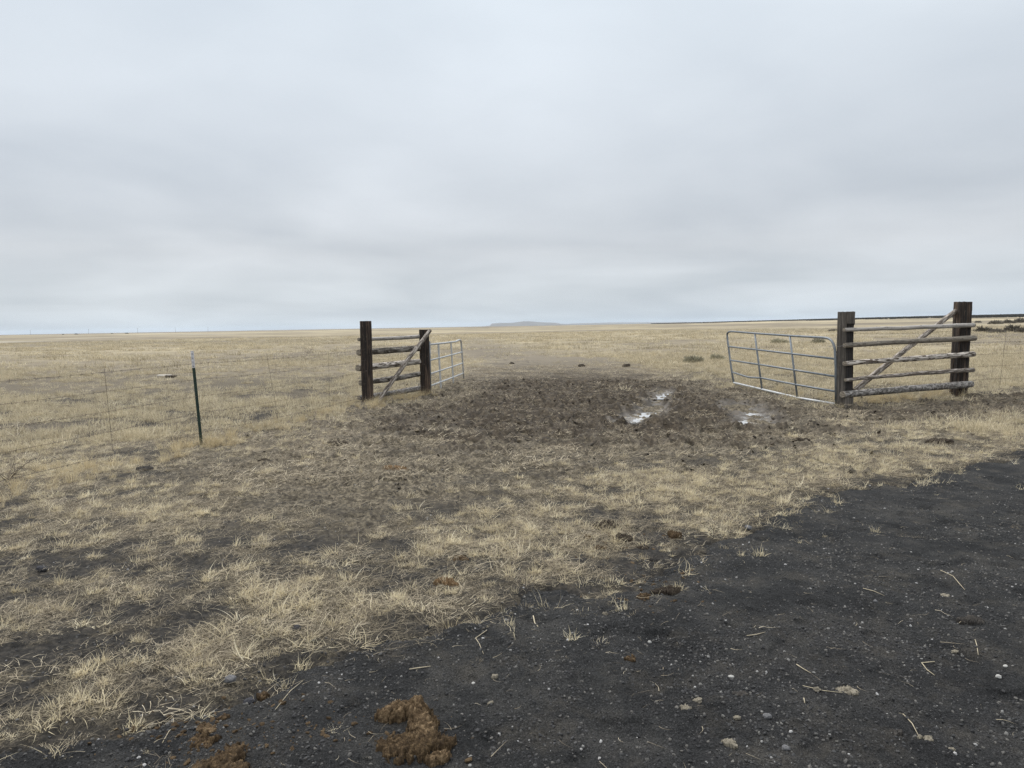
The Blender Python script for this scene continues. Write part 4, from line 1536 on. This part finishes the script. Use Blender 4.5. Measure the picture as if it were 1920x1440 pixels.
def hf_pile(name, segs, mat, parent, seed, org, jag=0.35, res=0.0026, fib=0.006):
    """a dung heightfield: the union of domed ridges (x0, y0, h0, r0, x1, y1, h1, r1) in metres round org, torn by noise"""
    xs = [q for s_ in segs for q in (s_[0] - s_[3], s_[0] + s_[3], s_[4] - s_[7], s_[4] + s_[7])]
    ys = [q for s_ in segs for q in (s_[1] - s_[3], s_[1] + s_[3], s_[5] - s_[7], s_[5] + s_[7])]
    x0, x1, y0, y1 = min(xs) - .02, max(xs) + .02, min(ys) - .02, max(ys) + .02
    nx, ny = int((x1 - x0) / res) + 2, int((y1 - y0) / res) + 2
    X, Y = np.meshgrid(np.linspace(x0, x1, nx), np.linspace(y0, y1, ny))
    sc = 0.05 / max(0.012, np.mean([s_[3] for s_ in segs]))
    w = fbm(X * 28 * sc, Y * 28 * sc, 4, seed, 0.62)
    Hh = np.full(X.shape, -1.0)
    for (ax, ay, ha, ra, bx, by, hb_, rb) in segs:
        ex, ey = bx - ax, by - ay
        q = np.clip(((X - ax) * ex + (Y - ay) * ey) / (ex * ex + ey * ey + 1e-9), 0, 1)
        d = np.hypot(X - ax - q * ex, Y - ay - q * ey)
        rr = ra + (rb - ra) * q
        hh = ha + (hb_ - ha) * q
        e = d / rr + w * jag * 1.5
        Hh = np.maximum(Hh, np.where(e < 1, hh * np.sqrt(np.clip(1 - e ** 2, 0, 1)) ** 0.7, -1))
    ins = Hh > 0
    f1 = fbm(X * 75, Y * 75, 3, seed + 5, 0.7)
    f2 = fbm(X * 190, Y * 190, 2, seed + 9, 0.7)
    Z = Hh + (f1 * fib * 1.6 + f2 * fib * 0.8) * np.clip(Hh / 0.012, 0, 1)
    Z = np.where(ins, np.maximum(Z, 0.001), -0.02)
    # drop to real ground level under each point
    GZ = np.array([zat(org.x + a, org.y + b_) for a, b_ in ((x0, y0), (x1, y0), (x0, y1), (x1, y1))])
    u, v = (X - x0) / (x1 - x0), (Y - y0) / (y1 - y0)
    Z = Z + GZ[0] * (1 - u) * (1 - v) + GZ[1] * u * (1 - v) + GZ[2] * (1 - u) * v + GZ[3] * u * v - org.z
    V = np.stack([X.ravel(), Y.ravel(), Z.ravel()], 1)
    near_ = ins.copy()
    near_[1:] |= ins[:-1]
    near_[:-1] |= ins[1:]
    near_[:, 1:] |= ins[:, :-1]
    near_[:, :-1] |= ins[:, 1:]
    Fc = []
    for j in range(ny - 1):
        for i in range(nx - 1):
            if near_[j, i] and near_[j, i + 1] and near_[j + 1, i] and near_[j + 1, i + 1]:
                Fc.append((j * nx + i, j * nx + i + 1, (j + 1) * nx + i + 1, (j + 1) * nx + i))
    used = sorted({i for q in Fc for i in q})
    mp = {o_: k for k, o_ in enumerate(used)}
    return mesh(name, V[used].tolist(), [tuple(mp[i] for i in q) for q in Fc], mat, parent, True, None if parent is not None else org)


def spine(pts):
    q = []
    for (x, y, h, r) in pts:
        g = G(x, y)
        q.append((g.x - g0.x, g.y - g0.y, h, r))
    return [q[i] + q[i + 1] for i in range(len(q) - 1)]


hf_pile('raised_slab', spine([(722, 1360, .036, .030), (744, 1356, .048, .040), (766, 1354, .054, .040), (783, 1350, .068, .026), (790, 1374, .044, .050), (797, 1394, .034, .050)]),
        'dung_dry', root, 2, root.location, 1.0, 0.0022, 0.0095)  # light from above put into the colour: golden top slab
hf_pile('lower_slab', spine([(804, 1402, .030, .046), (786, 1412, .030, .054), (760, 1420, .026, .052), (738, 1416, .021, .040), (718, 1406, .017, .032)]) +
        spine([(800, 1408, .028, .036), (826, 1406, .026, .032), (844, 1400, .018, .022)]) + spine([(770, 1396, .024, .05), (750, 1404, .018, .05)]),
        'dung_brown', root, 6, root.location, 1.05, 0.0022, 0.0095)  # shaded lower part given a darker brown than the lit top
hf_pile('broken_piece', spine([(812, 1436, .024, .024), (834, 1428, .022, .020)]), 'dung_dry', root, 11, root.location, 0.9, 0.0022, 0.011)


def crumble(name, px, py, wpx, mat, label, cat, seed, asp, hgt):
    """a trodden-out pat: many torn crumbs run together"""
    g = G(px, py)
    org = Vector((g.x, g.y, zat(g.x, g.y)))
    W = wpx * mpx(g.y) / 2
    rd = random.Random(seed)
    segs = []
    for k in range(rd.randint(12, 18)):
        a, q = rd.uniform(0, 6.28), math.sqrt(rd.random()) * 0.75
        x, y = math.cos(a) * q * W, math.sin(a) * q * W * asp * 1.4
        r = W * rd.uniform(0.16, 0.42)
        h = W * hgt * rd.uniform(0.45, 1.0)
        segs.append((x, y, h, r, x + rd.gauss(0, r * .7), y + rd.gauss(0, r * .5), h * rd.uniform(.5, 1), r * rd.uniform(.5, 1)))
    o = hf_pile(name, segs, mat, None, seed, org, 1.0, max(0.0022, W / 28), min(0.011, W * 0.2))
    tag(o, label, cat)
    return o


for k, a in enumerate([
        # px, py, width px, material, label, category, aspect, height, name
        (378, 1402, 66, 'dung_brown', 'crumbled brown cow dung near the bottom edge, left of the golden slab', 'dung', 0.55, 0.30, 'cow_dung'),
        (428, 1442, 104, 'dung_brown', 'wide crumbled dung cut by the bottom edge of the picture', 'dung', 0.5, 0.22, 'cow_dung'),
        (388, 1376, 40, 'dung_dry', 'small tan dung crumb just above the crumbled brown dung', 'dung', 0.7, 0.45, 'cow_dung'),
        (492, 1305, 26, 'dung_brown', 'small round brown dung lump beside the grey pebble at the grass edge', 'dung', 0.8, 0.8, 'cow_dung'),
        (421, 1352, 24, 'dung_brown', 'small brown lump on bare cinder in the lower left', 'dung', 0.8, 0.6, 'cow_dung'),
        (286, 1360, 16, 'clod_beige', 'small tan crumb left of the crumbled dung', 'clod', 0.8, 0.5, 'dirt_clod'),
        (837, 1098, 40, 'dung_orange', 'flat orange brown dung in the grass, centre foreground', 'dung', 0.7, 0.28, 'cow_dung'),
        (862, 1054, 34, 'dung_brown', 'flat brown dung just behind the orange one', 'dung', 0.6, 0.25, 'cow_dung'),
        (741, 883, 46, 'dung_orange', 'rusty brown dung on trampled ground left of centre', 'dung', 0.6, 0.3, 'cow_dung'),
        (1134, 992, 52, 'dung_dark', 'dark cow dung in the grass, topmost of the cluster right of centre', 'dung', 0.5, 0.5, 'cow_dung'),
        (1101, 1012, 22, 'dung_brown', 'brown dung lump, leftmost of the cluster right of centre', 'dung', 0.8, 0.8, 'cow_dung'),
        (1168, 1016, 34, 'dung_dark', 'dark wrinkled dung lump in the middle of the cluster right of centre', 'dung', 0.7, 0.6, 'cow_dung'),
        (1126, 1030, 26, 'dung_brown', 'flat brown dung lump, lowest of the cluster right of centre', 'dung', 0.6, 0.4, 'cow_dung'),
        (1207, 1030, 22, 'dung_dark', 'small dark lump right of the dung cluster on the cinder edge', 'dung', 0.6, 0.45, 'cow_dung'),
        (1267, 1008, 30, 'dung_brown', 'rounded brown dung lump at the tip of the grass, right of the cluster', 'dung', 0.9, 0.85, 'cow_dung'),
        (1232, 1052, 34, 'clod_soil', 'dark crumbly soil clod on the cinder below the rounded dung', 'clod', 0.6, 0.4, 'dirt_clod'),
        (1258, 1113, 42, 'dung_dark', 'crumbly brown clod in the bare bay of the grass edge', 'clod', 0.5, 0.35, 'dirt_clod'),
        (1205, 1130, 34, 'dung_brown', 'tan crumbled dung at the lower end of the bare bay', 'dung', 0.55, 0.35, 'cow_dung'),
        (1183, 1248, 22, 'dung_brown', 'small orange brown crumb on the cinder, centre bottom', 'dung', 0.8, 0.6, 'cow_dung'),
        (635, 836, 44, 'dung_dark', 'dark dung on trampled ground below the left log panel', 'dung', 0.5, 0.4, 'cow_dung'),
        (495, 868, 22, 'dung_dark', 'small dark dung lump right of the T-post on trampled ground', 'dung', 0.6, 0.5, 'cow_dung'),
        (270, 884, 40, 'clod_soil', 'black flat clod below and left of the T-post', 'clod', 0.5, 0.35, 'dirt_clod'),
        (1506, 830, 30, 'dung_dark', 'black dung in the grass strip below the right gate', 'dung', 0.6, 0.5, 'cow_dung'),
        (1762, 833, 46, 'dung_dark', 'wide dark dung in the grass strip below the right log panel', 'dung', 0.5, 0.4, 'cow_dung'),
        (1091, 688, 12, 'dung_dark', 'small dark mound far back on the track, left of the pair', 'mound', 0.8, 0.7, 'dirt_mound'),
        (1174, 688, 14, 'dung_dark', 'small dark mound far back on the track, right of the pair', 'mound', 0.8, 0.6, 'dirt_mound'),
        (960, 682, 9, 'dung_dark', 'tiny dark mound far back beyond the left gate end', 'mound', 0.8, 0.6, 'dirt_mound'),
        (1588, 1304, 38, 'clod_beige', 'flat beige dirt flake in the middle of the cinder road', 'clod', 0.6, 0.3, 'dirt_clod'),
        (1308, 1328, 18, 'clod_beige', 'beige crumb, right one of a pair on the cinder road', 'clod', 0.7, 0.5, 'dirt_clod'),
        (1286, 1342, 24, 'clod_beige', 'beige crumb, left and larger of a pair on the cinder road', 'clod', 0.7, 0.5, 'dirt_clod'),
        (1370, 1406, 26, 'clod_beige', 'beige crumb near the bottom edge of the cinder road', 'clod', 0.7, 0.45, 'dirt_clod'),
        (1381, 1360, 14, 'clod_beige', 'small beige crumb above the one near the bottom edge', 'clod', 0.7, 0.5, 'dirt_clod'),
        (1532, 1300, 12, 'clod_beige', 'small round beige crumb left of the flat dirt flake', 'clod', 0.8, 0.7, 'dirt_clod'),
        (1790, 1230, 14, 'clod_beige', 'faint beige crumb right of the bent straw on the road', 'clod', 0.7, 0.4, 'dirt_clod'),
        (1385, 1312, 30, 'clod_soil', 'black soil clod on the cinder road left of the flat dirt flake', 'clod', 0.6, 0.5, 'dirt_clod'),
        (1826, 1174, 44, 'clod_soil', 'low black clod at the right side of the cinder road', 'clod', 0.5, 0.35, 'dirt_clod'),
        (1680, 1382, 24, 'clod_soil', 'dark clod near the bottom right of the cinder road', 'clod', 0.6, 0.5, 'dirt_clod'),
        (1736, 1392, 30, 'clod_beige', 'tan crumbs at the end of the long straw, bottom right', 'clod', 0.6, 0.35, 'dirt_clod'),
        (1785, 1412, 12, 'clod_beige', 'small tan crumb in the bottom right of the road', 'clod', 0.8, 0.6, 'dirt_clod'),
        (1770, 1125, 22, 'clod_beige', 'flat tan crumb far right on the road above the black clod', 'clod', 0.5, 0.3, 'dirt_clod'),
        (433, 1290, 22, 'stone_grey', 'smooth grey pebble in the grass edge, lower left', 'stone', 0.8, 0.75, 'stone'),
        (557, 1194, 17, 'stone_dark', 'dark angular stone in the grass, left of centre', 'stone', 0.8, 0.8, 'stone'),
        (79, 1074, 20, 'stone_dark', 'dark stone on bare soil at the far left', 'stone', 0.8, 0.7, 'stone'),
        (466, 1318, 22, 'stone_dark', 'blue black stone below the grey pebble, lower left', 'stone', 0.8, 0.6, 'stone'),
        (1403, 994, 14, 'stone_grey', 'pale grey stone at the grass tip on the road edge', 'stone', 0.8, 0.7, 'stone'),
        (1438, 1356, 18, 'stone_grey', 'oval grey stone in the lower middle of the cinder road', 'stone', 0.7, 0.6, 'stone'),
        (1473, 1412, 16, 'stone_grey', 'grey stone near the bottom edge of the cinder road', 'stone', 0.8, 0.7, 'stone'),
        (1641, 1134, 8, 'stone_grey', 'small round grey stone in the upper part of the road', 'stone', 0.9, 0.8, 'stone'),
        (1371, 1276, 12, 'stone_pale', 'whitish stone on the left side of the cinder road', 'stone', 0.8, 0.5, 'stone'),
        (1872, 1275, 12, 'stone_pale', 'whitish stone near the right edge of the cinder road', 'stone', 0.8, 0.6, 'stone'),
        (1885, 1257, 11, 'stone_pale', 'flat whitish chip near the right edge, above the whitish stone', 'stone', 0.6, 0.4, 'stone'),
        (1218, 1215, 8, 'stone_pale', 'tiny tan stone on the cinder, centre bottom', 'stone', 0.8, 0.8, 'stone'),
        (888, 1290, 8, 'stone_pale', 'tiny pale stone on the cinder above the golden dung slab', 'stone', 0.9, 0.8, 'stone'),
        (1135, 1157, 10, 'clod_beige', 'tiny beige crumb on the cinder below the bare bay', 'clod', 0.8, 0.8, 'dirt_clod'),
        (928, 1285, 12, 'clod_beige', 'beige crumb on the cinder up and right of the golden dung slab', 'clod', 0.8, 0.7, 'dirt_clod'),
        (920, 1331, 12, 'clod_beige', 'tan crumb on the cinder right of the golden dung slab', 'clod', 0.8, 0.5, 'dirt_clod')]):
    st = a[8] == 'stone'
    if not st and a[2] >= 22:
        crumble(a[8], a[0], a[1], a[2], a[3], a[4], a[5], 100 + k, a[6], min(0.6, a[7]))
    else:
        lump(a[8], a[0], a[1], a[2], a[3], a[4], a[5], 100 + k, a[6], a[7], 4 if a[2] > 14 else 3, 0.18 if st else 0.5, None, 0.2 if st else 0.3)

for k, (pl, r, lab) in enumerate([
        ([(1000, 1165), (1003, 1176), (1009, 1188)], 2.2, 'pale straw standing out on the cinder just below the grass edge, centre'),
        ([(913, 1197), (902, 1205), (892, 1213), (899, 1225), (907, 1240)], 1.0, 'thin straw bent into a sharp V on the cinder, centre'),
        ([(768, 1266), (785, 1262), (808, 1260)], 1.8, 'thick golden straw above the golden dung slab'),
        ([(1752, 1246), (1740, 1248), (1728, 1251), (1738, 1264), (1752, 1276)], 1.4, 'straw bent into a V on the right of the road'),
        ([(1828, 1208), (1831, 1222), (1834, 1236)], 1.3, 'short upright looking straw near the right edge of the road'),
        ([(1493, 1253), (1506, 1260), (1520, 1268)], 1.4, 'short straight straw in the middle of the road'),
        ([(1693, 1345), (1710, 1366), (1725, 1394)], 1.2, 'long straw in the bottom right of the road'),
        ([(1763, 1077), (1787, 1088), (1797, 1102), (1809, 1115)], 0.9, 'long curved thin straw in the upper right of the road'),
        ([(1505, 1290), (1545, 1302), (1580, 1310)], 0.9, 'thin straw running into the flat beige dirt flake'),
        ([(1400, 1202), (1418, 1200), (1435, 1196)], 1.1, 'thin straw on the left side of the road'),
        ([(1618, 1113), (1638, 1117), (1658, 1124)], 1.0, 'thin curved straw in the upper middle of the road'),
        ([(1507, 1316), (1509, 1326)], 2.0, 'stubby pale straw left of the flat beige dirt flake'),
        ([(305, 1404), (318, 1380), (350, 1350), (382, 1330)], 1.1, 'long pale grass stem lying across the brown dung, lower left'),
        ([(517, 1344), (545, 1310), (568, 1288)], 1.1, 'long straight grass stem on the cinder edge, lower left')]):
    P3 = []
    for (x, y) in pl:
        g = G(x, y)
        P3.append(Vector((g.x, g.y, zat(g.x, g.y) + 0.005)))
    o0 = P3[0].copy()
    rr = r * mpx(P3[0].y) * 0.5 + 0.0004
    v, f = tube_geo([p - o0 for p in P3], [rr] * (len(P3) - 1) + [rr * 0.6], 6)
    o = mesh('straw_stalk', v, f, 'straw_stem', None, True, o0)
    tag(o, lab, 'straw')

# crumbs kicked out of the trodden dung, lower left
crm = [variant('crumb_shape', rock(k + 60, 0.5, 2, 0.55), 'dung_dry' if k < 2 else 'dung_brown') for k in range(5)]
cr = []
for (px, py, n, sx, sy) in ((400, 1385, 90, 0.16, 0.13), (480, 1340, 36, 0.16, 0.10), (770, 1400, 40, 0.13, 0.10), (300, 1380, 40, 0.12, 0.08), (560, 1380, 50, 0.2, 0.1), (1160, 1020, 60, 0.22, 0.22), (1240, 1100, 60, 0.2, 0.25)):
    g = G(px, py)
    for k in range(n):
        x_, y_ = g.x + rl.gauss(0, sx), g.y + rl.gauss(0, sy)
        cr.append((x_, y_))
cr = np.array(cr)
fz = top(field(cr[:, 0], cr[:, 1]))
k_ = len(cr)
sz = 0.0025 + 0.011 * rng.random(k_) ** 2.5
scatter('dung_crumbs', np.stack([cr[:, 0], cr[:, 1], fz], 1), rng.random((k_, 3)) * 6.28 * np.array([[0.1, 0.1, 1]]), sz[:, None] * np.ones((1, 3)), crm,
        'small brown crumbs strewn around the trodden dung')

# broken board lying in the pasture beyond the T-post
g = ground_pt(G(314, 709))
bd = empty('wood_board', g, 'weathered broken board lying in the pasture left of the T-post top', 'board')


def boxm(name, c, s, rot, mat, parent):
    V = [(x * s[0] / 2, y * s[1] / 2, z * s[2] / 2) for x in (-1, 1) for y in (-1, 1) for z in (-1, 1)]
    Fc = [(0, 1, 3, 2), (4, 6, 7, 5), (0, 4, 5, 1), (2, 3, 7, 6), (0, 2, 6, 4), (1, 5, 7, 3)]
    o = mesh(name, V, Fc, mat, parent, False)
    o.location = c
    o.rotation_euler = rot
    md = o.modifiers.new('bevel', 'BEVEL')
    md.width = 0.006
    return o


boxm('plank', (-0.10, 0, 0.075), (0.40, 0.24, 0.03), (0.05, 0.03, 0.15), 'board_top', bd)
boxm('block', (0.14, -0.04, 0.035), (0.34, 0.14, 0.09), (0, 0.04, 0.1), 'board_dark', bd)

# ------------------------------------------------------------------ haze: the air over the plain
hz = 15500.0
hb = mesh('haze', [(x, y, z) for x in (-18000, 18000) for y in (-18000, 18000) for z in (-12, 82)],
          [(0, 1, 3, 2), (4, 6, 7, 5), (0, 4, 5, 1), (2, 3, 7, 6), (0, 2, 6, 4), (1, 5, 7, 3)], None, None, False)
mh = bpy.data.materials.new('haze')
mh.use_nodes = True
th = mh.node_tree
th.nodes.clear()
ho = th.nodes.new('ShaderNodeOutputMaterial')
pv = th.nodes.new('ShaderNodeVolumePrincipled')
pv.inputs['Color'].default_value = (0.76, 0.87, 1.0, 1)
pv.inputs['Density'].default_value = 0.000042
th.links.new(pv.outputs[0], ho.inputs['Volume'])
hb.data.materials.append(mh)
tag(hb, 'thin pale haze over the plain', None, None, 'stuff')
